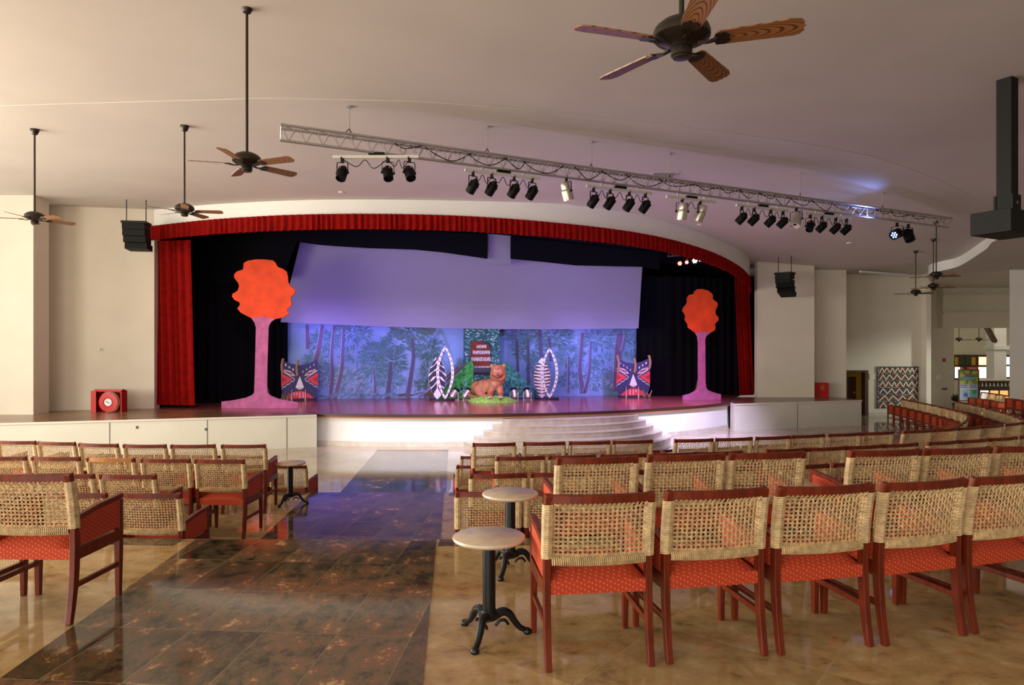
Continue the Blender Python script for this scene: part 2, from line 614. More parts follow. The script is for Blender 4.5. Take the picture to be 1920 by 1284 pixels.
def side_box(name, label, P, seams, marks):
    t = thing(name, label, 'platform', (*P[0], L2))
    o = Vector((*P[0], 0))
    Q = [(x - o.x, y - o.y) for x, y in P]
    b = MB()
    b.prism(Q, 0, .80, 'panel')
    b.build('body', t)
    b = MB()
    d = (Vector(Q[1]) - Vector(Q[0])).normalized()
    nrm = Vector((d.y, -d.x))
    ln = (Vector(Q[1]) - Vector(Q[0])).length
    b.prism([tuple(Vector(Q[0]) + nrm * .03), tuple(Vector(Q[1]) + nrm * .03)] + Q[2:], .8, .85, 'stone_top', 'panel')
    b.build('top_slab', t)
    for s, h0 in seams:
        b = MB()
        p = Vector(Q[0]) + d * s
        b.prism([tuple(p + nrm * .004), tuple(p + d * .018 + nrm * .004), tuple(p + d * .018 - nrm * .01), tuple(p - nrm * .01)], h0, .8, 'seam')
        b.build('panel_joint', t)
    for s, h in marks:
        b = MB()
        p = Vector(Q[0]) + d * s
        b.prism([tuple(p + nrm * .012), tuple(p + d * .05 + nrm * .012), tuple(p + d * .05 - nrm * .01), tuple(p - nrm * .01)], h, h + .07, 'label_white', 'seam')
        b.build('outlet_plate', t)
    return t


side_box('side_platform', 'long white-painted side platform with brown stone top left of the stage', [(-14.0, 15.3), (-5.12, 17.9), (-5.3, 18.5), (-11.2, 19.35), (-13.9, 18.9)], [(4.42, 0), (6.6, 0), (8.5, 0)], [(6.55, .52), (5.0, .62)])
side_box('side_platform', 'grey-white side platform with stone top right of the stage', [(6.97, 21.42), (11.75, 22.95), (11.5, 24.25), (8.02, 24.25), (7.0, 21.9)], [(2.4, 0)], [])

# ------------------------------------------------------------------ ceiling


def zc(x, y):
    u = .6 * x + .8 * (y - 18)
    z = 5.6
    if u > 2:
        z = 5.6 - .13 * (math.sqrt((u - 3) ** 2 + 1.5) + (u - 3)) / 2 * 1.0
    return max(z, 4.42)


CA = [(-15, 13.2), (-12, 12.2), (-8.5, 11.3), (-3.9, 10.95), (-1.4, 11.1), (.36, 11.5), (3.3, 12.45), (5.6, 13.3), (7.8, 14.4), (11, 16.4), (12.3, 17.4)]
BK = [(24, 17.0), (17, 17.2), (14.6, 17.7), (13.35, 18.6), (13.7, 19.8), (14.2, 21.7), (14.15, 23.1), (15.85, 25.9)]     # the curved bulkhead on the right
fca = lerp_curve(CA)
xs = [-15 + 39 * i / 78 for i in range(79)]
b = MB()
P = []
for i in range(41):
    P.append([(x, fca(min(x, 17)) + (30 - fca(min(x, 17))) * i / 40, zc(x, fca(min(x, 17)) + (30 - fca(min(x, 17))) * i / 40)) for x in xs])
b.grid(P, 'ceiling')
b.build('ceiling_over_stage_side', kind='structure', smooth=True)
b = MB()
P = [[(x, fca(min(x, 17)), zc(x, fca(min(x, 17)))) for x in xs]]
for i in range(0, 21):
    row = []
    for x in xs:
        y = fca(min(x, 17)) + (-6 - fca(min(x, 17))) * i / 20
        row.append((x, y, zc(x, y) + .025 * 0.45 * max(0, min(1, (13.5 - x) / 8))))
    P.append(row)
b.grid(P, 'ceiling')
b.build('ceiling_over_seats', kind='structure', smooth=True)
bx = spline(BK, 8)
b = MB()
b.grid([[(p.x, p.y, zc(p.x, p.y) - .3) for p in bx], [(p.x, p.y, zc(p.x, p.y) + .05) for p in bx]], 'white')
b.build('trim_9', kind='structure', smooth=True)
b = MB()
b.grid([[(p.x, p.y, zc(p.x, p.y) - .3) for p in bx], [(max(24.0, p.x + .1), max(p.y, 17.0), zc(max(24.0, p.x), p.y) - .3) for p in bx]], 'ceiling')
b.grid([[(15.85, 25.9, zc(15.85, 25.9) - .3), (24.1, 25.9, zc(24, 26.4) - .3)], [(15.85, 29, 4.12), (24.1, 29, 4.12)]], 'ceiling')
b.build('ceiling_lower', kind='structure')

# ------------------------------------------------------------------ walls
b = MB()
b.box((-17, 17.9, -1), (-12.55, 18.5, 5.8), 'wall')
b.build('wall_left', kind='structure')
b = MB()
b.prism([(-13.6, 19.05), (-10.35, 19.75), (-10.35, 20.05), (-13.6, 19.35)], -1, 5.8, 'wall')
b.build('wall_left_recess', kind='structure')
b = MB()
b.prism([(8.7, 24.2), (10.66, 24.2), (10.66, 24.5), (8.7, 24.5)], -1, 5.6, 'wall')
b.prism([(10.66, 24.2), (10.72, 24.2), (10.72, 24.85), (10.66, 24.85)], -1, 5.6, 'wall')
b.build('wall_stage_right', kind='structure')
b = MB()
b.prism([(10.72, 24.75), (12.12, 24.75), (12.12, 25.0), (10.72, 25.0)], -1, 5.6, 'wall')
b.prism([(12.12, 24.9), (12.18, 24.9), (12.72, 26.2), (12.72, 26.4), (12.6, 26.4)], -1, 5.6, 'wall')
b.build('wall_right_recess', kind='structure')
DX0, DX1, DZ = 12.76, 13.62, .74
b = MB()
b.box((12.62, 26.2, -1), (DX0, 26.4, 5.6), 'wall')
b.box((DX1, 26.2, -1), (15.72, 26.4, 5.6), 'wall')
b.box((DX0, 26.2, DZ), (DX1, 26.4, 5.6), 'wall')
b.box((15.72, 25.9, -1), (15.9, 26.4, 5.6), 'wall')
b.build('wall_right', kind='structure')
b = MB()
b.box((DX1 + .05, 26.17, L2), (15.72, 26.2, L2 + .12), 'step')
b.build('baseboard_right', kind='structure')
b = MB()
b.prism([(17.5, 29), (18.78, 29), (18.95, 29.5), (17.5, 29.5)], -1, 4.4, 'wall')
b.prism([(15.9, 26.1), (15.9, 26.4), (17.5, 29.4), (17.6, 29.0)], -1, 4.4, 'wall')
b.build('wall_right_pier', kind='structure')
b = MB()
b.box((18.05, 28.6, 2.44), (24, 29.0, 4.4), 'wall')
b.box((18.05, 28.5, 3.75), (24, 28.6, 3.83), 'wall')
b.box((18.05, 28.5, 3.02), (24, 28.6, 3.1), 'wall')
b.build('wall_beam', kind='structure')
b = MB()
b.prism([(16.18, 22.2), (17.6, 22.2), (17.6, 23.2), (16.96, 23.2)], -.5, 4.9, 'white')
b.prism([(16.14, 22.16), (17.64, 22.16), (17.64, 23.24), (16.96, 23.24)], -.5, -.36, 'step')
b.build('pillar_right', kind='structure')
b = MB()
b.box((23.9, -6, -1), (24.1, 21.4, 5.7), 'wall')
b.build('wall_far_right', kind='structure')

# door
d = bpy.data.objects.new('door_1', None)
d.location = (DX0, 26.2, L2)
COL.objects.link(d)
d['kind'] = 'structure'
b = MB()
h = DZ - L2
b.box((0, -.04, 0), (.09, .24, h), 'door_wood')
b.box((.77, -.04, 0), (.9, .24, h), 'door_wood')
b.box((.09, -.04, h - .07), (.77, .24, h), 'door_wood')
b.build('door_frame', d)
b = MB()
b.box((.26, .65, 0), (.32, .75, h - .0), 'door_wood')
b.box((.32, .66, 0), (.78, .7, h - .28), 'door_wood')
o = b.build('door_leaf', d)
b = MB()
b.lathe([(.0, 0), (.03, .01), (.03, .04), (0, .05)], 'alu', 10, M4=Matrix.Translation((.7, .66, .85)) @ Matrix.Rotation(PI / 2, 4, 'X'))
b.build('handle', o)
b = MB()
b.box((-.1, 1.1, 0), (1.6, 1.15, 3), 'yellow_wall')
b.box((.0, .24, 0), (.02, 1.1, 3), 'yellow_wall')
b.box((.0, .24, h + .1), (1.6, 1.1, h + .15), 'yellow_wall')
b.build('wall_corridor', kind='structure', loc=(DX0, 26.2, L2))
b = MB()
b.box((0, 0, 0), (.2, .03, .3), 'door_wood')
b.box((.03, -.005, .03), (.17, 0, .27), 'yellow_wall')
tag(b.build('picture_frame', loc=(DX0 + .03, 27.26, -.05)), 'small dark picture frame on the yellow corridor wall behind the doorway', 'picture')

# ------------------------------------------------------------------ the arch above the stage, red drapes, black drapes
VAL = [(-10.5, 19.8, 5.11), (-8, 18.95, 5.17), (-5, 18.45, 5.2), (-1.6, 18.55, 5.18), (1.5, 19.0, 5.04), (4, 20.0, 4.9), (6, 21.3, 4.66), (7.4, 22.6, 4.36), (8.2, 23.7, 4.1), (8.62, 24.75, 4.0)]
vs_ = spline(VAL, 14)
b = MB()
b.grid([[(p.x, p.y, p.z - .02) for p in vs_], [(p.x, p.y, 5.75) for p in vs_]], 'white')
b.grid([[(p.x, p.y + .25, p.z - .02) for p in vs_], [(p.x, p.y + .25, 5.75) for p in vs_]], 'white')
b.grid([[(p.x, p.y, p.z - .02) for p in vs_], [(p.x, p.y + .25, p.z - .02) for p in vs_]], 'white')
b.build('wall_stage_arch', kind='structure', smooth=True)


def resample(P, step):
    out = [P[0]]
    acc = 0
    for i in range(len(P) - 1):
        seg = (P[i + 1] - P[i])
        L = Vector((seg.x, seg.y, 0)).length
        n = max(1, int(round(L / step)))
        for k in range(1, n + 1):
            out.append(P[i] + seg * (k / n))
    return out


def drape(path, zlow, ztop, amp, wl, m, rows=6, seed=1, flare=0.0, hem=0.0):
    """pleated cloth hung along a path of (x, y, ztop) points"""
    rnd = random.Random(seed)
    P = resample(path, wl / 6)
    n = len(P)
    ph = 0
    prof = []
    wj = wl
    for i in range(n):
        if i % 6 == 0:
            wj = wl * rnd.uniform(.7, 1.4)
            aj = amp * rnd.uniform(.6, 1.3)
        ph += 2 * PI * (wl / 6) / wj
        prof.append(aj * math.sin(ph))
    R = []
    for r in range(rows + 1):
        t = r / rows
        row = []
        for i, p in enumerate(P):
            a, c = P[max(i - 1, 0)], P[min(i + 1, n - 1)]
            d = Vector((c.x - a.x, c.y - a.y, 0)).normalized()
            nr = Vector((d.y, -d.x, 0))
            zt = p.z if ztop is None else ztop
            zl = zlow if zlow is not None else zt - .42
            z = zt + (zl - zt) * t
            q = Vector((p.x, p.y, 0)) + nr * (prof[i] * (0.55 + .45 * t))
            if flare:
                q += Vector((1, 0, 0)) * flare * t
            row.append((q.x, q.y, z + (hem * math.sin(i * .9) if r == rows else 0)))
        R.append(row)
    b = MB()
    b.grid(R, m)
    return b


vf = [Vector((p.x - .0, p.y - .09, p.z)) for p in vs_]
tag(drape(vf, None, None, .035, .16, 'velvet', 4, 3, hem=.006).build('stage_valance', smooth=True), 'red pleated velvet valance running along the whole stage arch', 'valance')
cl = [Vector((-10.5, 19.95, 4.72)), Vector((-9.3, 19.75, 4.72))]
tag(drape(cl, ST + .09, None, .07, .2, 'velvet', 8, 5, flare=.12).build('stage_curtain', smooth=True), 'red velvet curtain gathered beside the hose reel at the left stage edge', 'curtain')
cr = [Vector((8.0, 24.6, 4.2)), Vector((8.62, 24.9, 4.2))]
tag(drape(cr, ST + .03, None, .06, .17, 'velvet', 8, 6, flare=.16).build('stage_curtain', smooth=True), 'red velvet curtain gathered at the right stage edge behind the grey platform', 'curtain')

b = MB()
b.grid([[(-11.3, 19.9, -.2), (-11.3, 27.4, -.2), (9.6, 27.6, -.2), (9.3, 24.6, -.2)], [(-11.3, 19.9, 5.9), (-11.3, 27.4, 5.9), (9.6, 27.6, 5.9), (9.3, 24.6, 5.9)]], 'black_cloth')
b.build('wall_stage_back', kind='structure')
b = MB()
rf = [p for p in vs_]
b.grid([[(p.x, p.y + .26 + (27.5 - p.y - .26) * i / 10, zc(p.x, p.y + .26 + (27.5 - p.y - .26) * i / 10) - .05) for p in rf] for i in range(11)], 'black_cloth')
b.build('ceiling_stage', kind='structure')
for path, lab, zt in (([(-9.9, 21.6), (-8.6, 22.0), (-7.62, 23.2)], 'tall black drape left of the painted forest cloth', 5.3), ([(4.55, 25.0), (5.6, 24.8), (6.9, 25.2), (8.7, 25.9)], 'tall black drape right of the painted forest cloth', 4.2)):
    tag(drape([Vector((*p, zt)) for p in path], ST + .02, None, .05, .35, 'black_cloth', 4, 8).build('black_drape', smooth=True), lab, 'curtain')


def plane_y(px, ya, xa, yb, xb):
    """distance, at picture column px, of the upright plane through (xa, ya) and (xb, yb)"""
    k = (px - CX) / F
    m = (yb - ya) / (xb - xa)
    return (ya - m * xa) / (1 - m * k)


# black masking pieces over the stretched cloth
for pts, lab in (([(352, 425), (540, 425), (700, 425), (914, 425), (914, 485), (880, 480), (830, 473), (780, 468), (740, 466.5), (690, 465), (640, 462), (600, 459), (556, 453), (530, 520), (352, 540)], 'wide black masking cloth hanging above the left half of the pale screen'), ([(957, 425), (1220, 440), (1236, 470), (1236, 505), (1203, 500), (1150, 499), (1080, 497.5), (1020, 491), (957, 485)], 'black masking cloth hanging above the right half of the pale screen')):
    b = MB()
    fr, bk = [], []
    for px, py in pts:
        Y = plane_y(px, 21.9, -6.8, 23.5, 4.4)
        p = at(px, py, Y)
        if py < 441:
            p.z = zc(p.x, p.y) - .12
        fr.append(p)
        bk.append(p + Vector((0, .03, 0)))
    n = len(fr)
    b.add(fr + bk, [tuple(range(n)), tuple(range(2 * n - 1, n - 1, -1))] + [(i, n + i, n + (i + 1) % n, (i + 1) % n) for i in range(n)], 'black_cloth')
    tag(b.build('masking_cloth'), lab, 'curtain')

# stretched cloth, swagged at its foot
b = MB()
R = []
for i in range(29):
    t = i / 28
    row = []
    for j in range(41):
        s = j / 40
        yl, yr = 22.6, 24.2
        tl, tr = at(566, 440, yl), at(1206, 480, yr)
        bl, br = at(528, 600, yl), at(1196, 612, yr)
        top = tl.lerp(tr, s)
        bot = bl.lerp(br, s)
        p = top.lerp(bot, t)
        p.z -= .11 * math.sin(PI * s) * t + .035 * math.sin(s * 9) * (1 - t)
        bul = .2 * math.exp(-((t - .86) / .3) ** 2) * (.6 + .4 * math.sin(PI * min(1, s * 1.1)))
        if t > .9:
            p.z -= .12 * (t - .9) * 10 * .6
        p.z = min(p.z, zc(p.x, p.y) - .12)
        p.y -= bul - .012 * math.sin(t * 90) * math.exp(-((t - .9) / .08) ** 2)
        row.append(p)
    R.append(row)
b.grid(R, 'cyc')
k = len(b.v)
ca, cb = at(913, 420, 22.95), at(958, 420, 23.05)
cc, cd = at(958, 495, 23.05), at(913, 495, 22.95)
b.grid([[ca, cb], [cd, cc]], 'cyc')
tag(b.build('projection_screen', smooth=True), 'pale stretched cloth screen hung above the painted forest, sagging at its foot', 'screen')

# ------------------------------------------------------------------ painted forest cloth
B0, B1 = Vector((-8.0, 23.3, 0)), Vector((4.72, 25.25, 0))
BW = (B1 - B0).length
brz = math.atan2(B1.y - B0.y, B1.x - B0.x)
bd = thing('forest_backdrop', 'blue painted forest cloth across the back of the stage', 'backdrop', (B0.x, B0.y, ST), brz)
b = MB()
R = []
for i in range(5):
    R.append([(BW * j / 90, .015 * math.sin(j * 1.7) * (i / 4), 2.95 * (1 - i / 4)) for j in range(91)])
b.grid(R, 'sky_cloth')
b.build('cloth', bd, smooth=True)
PAINT = {}
for nm, c in dict(leaf_a=(.09, .2, .28), leaf_b=(.13, .27, .36), leaf_c=(.2, .34, .52), leaf_d=(.1, .17, .15), leaf_e=(.16, .22, .16), trunk=(.2, .13, .28), trunk_b=(.13, .1, .2), mist=(.42, .52, .8), earth=(.2, .16, .2)).items():
    PAINT[nm] = mat('backdrop ' + nm, c, .9)


def bu(px):
    return BW * (px - 531) / (1196 - 531)


def bv(py):
    return (747 - py) / 53.5


def stroke(b, u0, v0, u1, v1, w, m, y, w1=None):
    d = Vector((u1 - u0, v1 - v0))
    if d.length < 1e-6:
        return
    n = Vector((-d.y, d.x)).normalized()
    w1 = w if w1 is None else w1
    b.add([(u0 - n.x * w / 2, y, v0 - n.y * w / 2), (u1 - n.x * w1 / 2, y, v1 - n.y * w1 / 2), (u1 + n.x * w1 / 2, y, v1 + n.y * w1 / 2), (u0 + n.x * w / 2, y, v0 + n.y * w / 2)], [(0, 1, 2, 3)], m)


rn = random.Random(11)
pt = MB()
for i in range(700):        # bright undergrowth low on both halves
    px = rn.choice([rn.uniform(595, 800), rn.uniform(1080, 1180), rn.uniform(595, 740)])
    py = 690 + 50 * rn.random() ** 1.0
    a = rn.uniform(.3, 2.8)
    l = rn.uniform(.05, .16)
    u, v = bu(px), bv(py)
    stroke(pt, u, v, u + l * math.cos(a), v + l * math.sin(a), .02, PAINT[rn.choice(['mist', 'leaf_c', 'leaf_c', 'leaf_b'])], -.02)


def cluster(px, py, rx, ry, n, mats, y=-.024):
    for i in range(n):
        a = rn.uniform(0, 2 * PI)
        r = math.sqrt(rn.random())
        x, z = bu(px + rx * r * math.cos(a)), bv(py + ry * r * math.sin(a))
        if z > 2.9 or x < .05 or x > BW - .05 or z < .05:
            continue
        an = math.atan2(-ry * math.sin(a), rx * math.cos(a)) + rn.uniform(-.6, .6)
        l = rn.uniform(.09, .2)
        stroke(pt, x, z, x + l * math.cos(an), z + l * math.sin(an), .035, PAINT[rn.choice(mats)], y - rn.random() * .004, .01)


DK, MD, LT = ['leaf_a', 'leaf_d', 'leaf_b'], ['leaf_a', 'leaf_b', 'leaf_c'], ['leaf_c', 'leaf_b', 'mist']
for c in ((765, 622, 38, 14, 260, ['leaf_d', 'leaf_a', 'leaf_e']), (740, 645, 28, 16, 200, DK), (795, 655, 28, 18, 200, DK), (660, 625, 34, 14, 200, MD), (610, 640, 26, 16, 160, MD), (665, 665, 26, 14, 150, MD), (697, 660, 18, 14, 150, DK), (700, 690, 22, 16, 170, MD), (730, 680, 26, 20, 220, DK), (725, 715, 24, 12, 130, MD), (620, 700, 26, 20, 200, LT), (655, 715, 28, 20, 200, LT), (600, 675, 20, 16, 120, MD), (795, 700, 14, 16, 90, ['leaf_c', 'leaf_d']), (782, 722, 8, 5, 50, ['leaf_d']), (860, 690, 14, 14, 80, ['leaf_e', 'leaf_b']),
          (960, 625, 30, 16, 220, DK), (985, 655, 34, 22, 240, DK), (1030, 630, 36, 18, 220, ['leaf_a', 'leaf_d', 'leaf_b']), (1060, 670, 26, 18, 180, MD), (1000, 690, 18, 14, 120, DK), (1110, 640, 32, 18, 180, MD), (1130, 690, 28, 22, 200, MD), (1100, 715, 26, 16, 150, LT), (1140, 720, 22, 14, 120, LT), (1160, 630, 20, 14, 120, MD), (1060, 715, 24, 14, 110, MD), (1180, 650, 14, 20, 90, MD)):
    cluster(*c)


def trunk(pts, w0, w1, m='trunk', y=-.034):
    P = spline([(bu(x), bv(yy), 0) for x, yy in pts], 6)
    for i in range(len(P) - 1):
        a = w0 + (w1 - w0) * i / (len(P) - 1)
        c = w0 + (w1 - w0) * (i + 1) / (len(P) - 1)
        stroke(pt, P[i].x, P[i].y, P[i + 1].x, P[i + 1].y, a, PAINT[m], y, c)
        if m == 'trunk':
            stroke(pt, P[i].x - a / 2, P[i].y, P[i + 1].x - c / 2, P[i + 1].y, .018, PAINT['mist'], y - .001)


for p in (([(582, 655), (581, 612)], .13, .11), ([(588, 700), (600, 660), (607, 612)], .2, .1), ([(621, 747), (625, 700), (623, 670), (627, 612)], .13, .07), ([(629, 747), (640, 700), (642, 670), (644, 614)], .16, .07), ([(697, 745), (699, 720), (696, 695)], .09, .05), ([(721, 747), (726, 710), (728, 680)], .16, .08, 'trunk_b'), ([(757, 746), (763, 710), (768, 670), (766, 636)], .15, .09, 'trunk_b'), ([(664, 740), (672, 722), (682, 708)], .04, .02), ([(584, 734), (600, 722), (616, 716)], .04, .02), ([(645, 668), (662, 660), (680, 656)], .03, .015),
          ([(960, 700), (958, 636)], .1, .07, 'trunk_b'), ([(980, 720), (979, 636)], .11, .08, 'trunk_b'), ([(1004, 740), (1006, 700), (1001, 620)], .16, .1, 'trunk_b'), ([(1022, 680), (1020, 634)], .1, .08, 'trunk_b'), ([(1056, 740), (1056, 670)], .09, .06), ([(1084, 741), (1078, 700), (1080, 660), (1083, 624)], .17, .1), ([(1087, 741), (1096, 700), (1099, 640)], .14, .07), ([(1150, 738), (1151, 680), (1156, 625)], .3, .24), ([(1160, 660), (1168, 626)], .1, .08), ([(1147, 660), (1130, 648), (1112, 642)], .04, .02), ([(1147, 690), (1128, 676), (1112, 674)], .05, .02), ([(1128, 716), (1118, 700)], .03, .015), ([(1046, 735), (1060, 728), (1075, 732)], .03, .02)):
    trunk(*p)
for i in range(60):
    px = rn.uniform(600, 860)
    stroke(pt, bu(px), bv(746 - 8 * rn.random()), bu(px + rn.uniform(8, 22)), bv(744 - 8 * rn.random()), .05, PAINT['earth' if px > 740 else 'leaf_c'], -.04, .02)
pt.build('painted_trees', bd)

# ------------------------------------------------------------------ stage scenery


def set_tree(pts, sc, cx, by, split, loc, rz, lab):
    t = thing('tree_cutout', lab, 'stage scenery', loc, rz)
    q = [((x - cx) * sc, (by - y) * sc) for x, y in pts]
    i0, i1 = split
    crown = q[i0:i1 + 1]
    mid = ((crown[0][0] + crown[-1][0]) / 2, (crown[0][1] + crown[-1][1]) / 2 + .06)
    b = MB()
    b.card(crown + [mid], -.02, .02, 'orange_paint')
    b.build('crown', t)
    b = MB()
    b.card(q[:i0 + 1] + [mid] + q[i1:], -.018, .018, 'pink_paint')
    b.build('trunk', t)
    b = MB()
    b.beam([(0, .75, .02), (0, .04, q[i0][1] * .45)], .06, .04, 'tan')
    b.beam([(0, .75, .02), (0, .02, .02)], .06, .04, 'tan')
    b.build('brace', t)
    return t


TL = [(65, 1175), (65, 1225), (660, 1225), (660, 1180), (560, 1165), (500, 1150), (450, 1130), (418, 1105), (420, 900), (430, 600), (435, 580), (450, 555), (480, 535), (540, 522), (575, 505), (592, 483), (575, 478), (575, 455), (590, 440), (607, 430), (608, 405), (600, 375), (610, 355), (635, 335), (637, 310), (600, 280), (583, 250), (580, 205), (570, 165), (540, 145), (500, 130), (485, 100), (465, 80), (400, 72), (330, 72), (270, 82), (237, 100), (233, 150), (185, 165), (162, 190), (165, 215), (195, 255), (203, 280), (190, 315), (150, 340), (147, 360), (165, 385), (205, 405), (208, 425), (187, 452), (215, 485), (260, 510), (295, 525), (320, 560), (332, 600), (325, 900), (318, 1105), (300, 1125), (250, 1145), (150, 1165)]
TR = [(375, 1135), (375, 1165), (650, 1165), (650, 1128), (600, 1115), (560, 1100), (545, 1085), (540, 1050), (537, 740), (545, 715), (575, 692), (605, 675), (612, 655), (605, 630), (630, 605), (632, 585), (612, 560), (610, 535), (625, 505), (625, 480), (592, 455), (590, 420), (560, 395), (515, 382), (480, 385), (458, 400), (455, 417), (420, 425), (405, 450), (405, 485), (378, 515), (374, 540), (395, 570), (390, 600), (410, 630), (412, 655), (440, 675), (465, 695), (480, 720), (485, 760), (485, 1060), (478, 1090), (450, 1110), (420, 1125)]
set_tree(TL, 19.85 / F / 4.141, 375, 1225, (12, 52), (at(490.6, 765, 19.85).x, 19.85, ST), 0.0, 'large orange tree cut-out on pink trunk, left side of the stage')
set_tree(TR, 23.1 / F / 3.776, 512, 1165, (10, 37), (at(1315.6, 749, 23.1).x, 23.1, ST), 0.05, 'smaller orange tree cut-out on pink trunk, right side of the stage')


def flat_poly(b, pts, y, m, th=.006):
    b.card(pts, y - th, y, m)


def mask_flat(px, py, Y, sc, flip, lab, rz, col_tilt):
    p = at(px, py, Y)
    t = thing('face_mask', lab, 'stage scenery', (p.x, Y, ST), rz)
    S = lambda L: [((x if not flip else -x) * sc, z * sc) for x, z in L]
    b = MB()
    b.card(S([(-.62, 0.25), (-.52, .05), (.5, .05), (.62, .3), (.66, .8), (.64, 1.5), (.3, 1.36), (.0, 1.3), (-.3, 1.36), (-.64, 1.52), (-.66, .8)]), -.02, .02, 'navy')
    b.build('board', t)
    for s in (-1, 1):
        b = MB()
        flat_poly(b, S([(s * .65, .52), (s * .25, .78), (s * .65, 1.02)][::s]), -.02, 'scarlet')
        flat_poly(b, S([(s * .655, .66), (s * .44, .78), (s * .655, .9)][::s]), -.027, 'crimson')
        zz = []
        for i in range(15):
            u = i / 14
            xx = .66 - .5 * (1 - abs(2 * u - 1))
            zz.append((s * (xx + (.015 if i % 2 else -.015)), .44 + .68 * u + (.01 if i % 2 else -.01)))
        for i in range(14):
            a, c = zz[i], zz[i + 1]
            flat_poly(b, S([(a[0], a[1] - .012), (c[0], c[1] - .012), (c[0], c[1] + .012), (a[0], a[1] + .012)]), -.021, 'paint_white', .005)
        b.build('cheek_pattern', t)
    b = MB()
    flat_poly(b, S([(-.15, .48), (0, .9), (.15, .48), (0, .46)]), -.02, 'paint_white', .03)
    flat_poly(b, S([(-.15, .48), (0, .46), (.15, .48), (.04, .4), (-.04, .4)]), -.02, 'pale_pink', .031)
    b.build('nose', t)
    for s in (-1, 1):
        b = MB()
        flat_poly(b, S([(s * .16, .9), (s * .2, .98), (s * .35, 1.1), (s * .56, 1.16), (s * .58, 1.08), (s * .45, .98), (s * .3, .92)]), -.02, 'pale_pink')
        flat_poly(b, S([(s * .2, .96), (s * .3, 1.02), (s * .38, 1.04), (s * .54, 1.12), (s * .42, 1.01), (s * .3, .98)]), -.027, 'ink')
        b.build('eye', t)
        for k in range(4):
            b = MB()
            x0, z0 = s * (.1 + .13 * k), 1.03 + .085 * k
            flat_poly(b, S([(x0 - .02, z0), (x0 + .02, z0 - .01), (x0 + s * .035, z0 + .07), (x0 - .01, z0 + .07)]), -.02, 'paint_white')
            b.build('brow_mark', t)
    b = MB()
    flat_poly(b, S([(-.5, .08), (.48, .08), (.36, .24), (.15, .34), (-.1, .35), (-.32, .24)]), -.021, 'scarlet')
    for x in (-.12, .0, .1, .2):
        flat_poly(b, S([(x - .025, .1 + .1 * (x > .05)), (x + .025, .1 + .1 * (x > .05)), (x + .02, .3), (x - .02, .3)]), -.028, 'pale_pink')
    b.build('mouth', t)
    for x, z0, z1 in ((-.6, .95, 1.62), (.05, .95, 1.5), (.62, 1.1, 1.62)) if flip < 1 else ((.6, 1.0, 1.55), (.08, .92, 1.5)):
        b = MB()
        b.tube(spline([(x * sc * (-1 if flip else 1), -.05, z0 * sc), ((x + .03) * sc * (-1 if flip else 1), -.06, (z0 + z1) / 2 * sc), ((x - .02) * sc * (-1 if flip else 1), -.05, z1 * sc)], 4), .05 * sc, 'tan', 8)
        b.build('post', t)
    for x in (-.28, .2):
        b = MB()
        b.tube([(x * sc, -.06, .0), (x * sc, -.06, .42 * sc)], [.028 * sc, .008], 'pale_pink', 6)
        b.build('tooth', t)
    b = MB()
    for k in range(14):
        x = (-.5 if flip else .5) * sc + rn.uniform(-.15, .15)
        b.tube([(x, -.08, .02), (x + rn.uniform(-.1, .1), -.1, rn.uniform(.1, .3) * sc)], .01, 'tan', 4)
    b.build('brushwood', t)
    b = MB()
    b.box((-.5 * sc, -.05, 0), (.5 * sc, .35, .05), 'ink')
    b.build('base', t)
    return t


mask_flat(562, 747, 22.7, .9, 1, 'dark tribal face mask board beside the big orange tree', .35, 0)
mask_flat(1187, 740, 24.1, .92, 0, 'dark tribal face mask board beside the right black drape', .05, 0)


def leaf_shape(h, w, n=14):
    L = [(w * math.sin(PI * i / n) ** .9 * (.5 if True else 1), h * i / n) for i in range(n + 1)]
    return L


def ring(b, h, w, t, y, m, lean=0, z0=.04):
    n = 22
    pts = []
    for i in range(n + 1):
        u = i / n
        pts.append((w / 2 * math.sin(PI * u) ** .8, z0 + h * u))
    outer = pts + [(-x, z) for x, z in reversed(pts[1:-1])]
    k = len(outer)
    cz = z0 + h * .5
    inner = [(x * (1 - 2 * t / w), cz + (z - cz) * (1 - 2.6 * t / h)) for x, z in outer]
    vs = [(x, y - .02, z) for x, z in outer] + [(x, y - .02, z) for x, z in inner] + [(x, y + .02, z) for x, z in outer] + [(x, y + .02, z) for x, z in inner]
    fs = []
    for i in range(k):
        j = (i + 1) % k
        fs += [(i, j, k + j, k + i), (2 * k + j, 2 * k + i, 3 * k + i, 3 * k + j), (j, i, 2 * k + i, 2 * k + j), (k + i, k + j, 3 * k + j, 3 * k + i)]
    b.add(vs, fs, m)
    return outer, inner


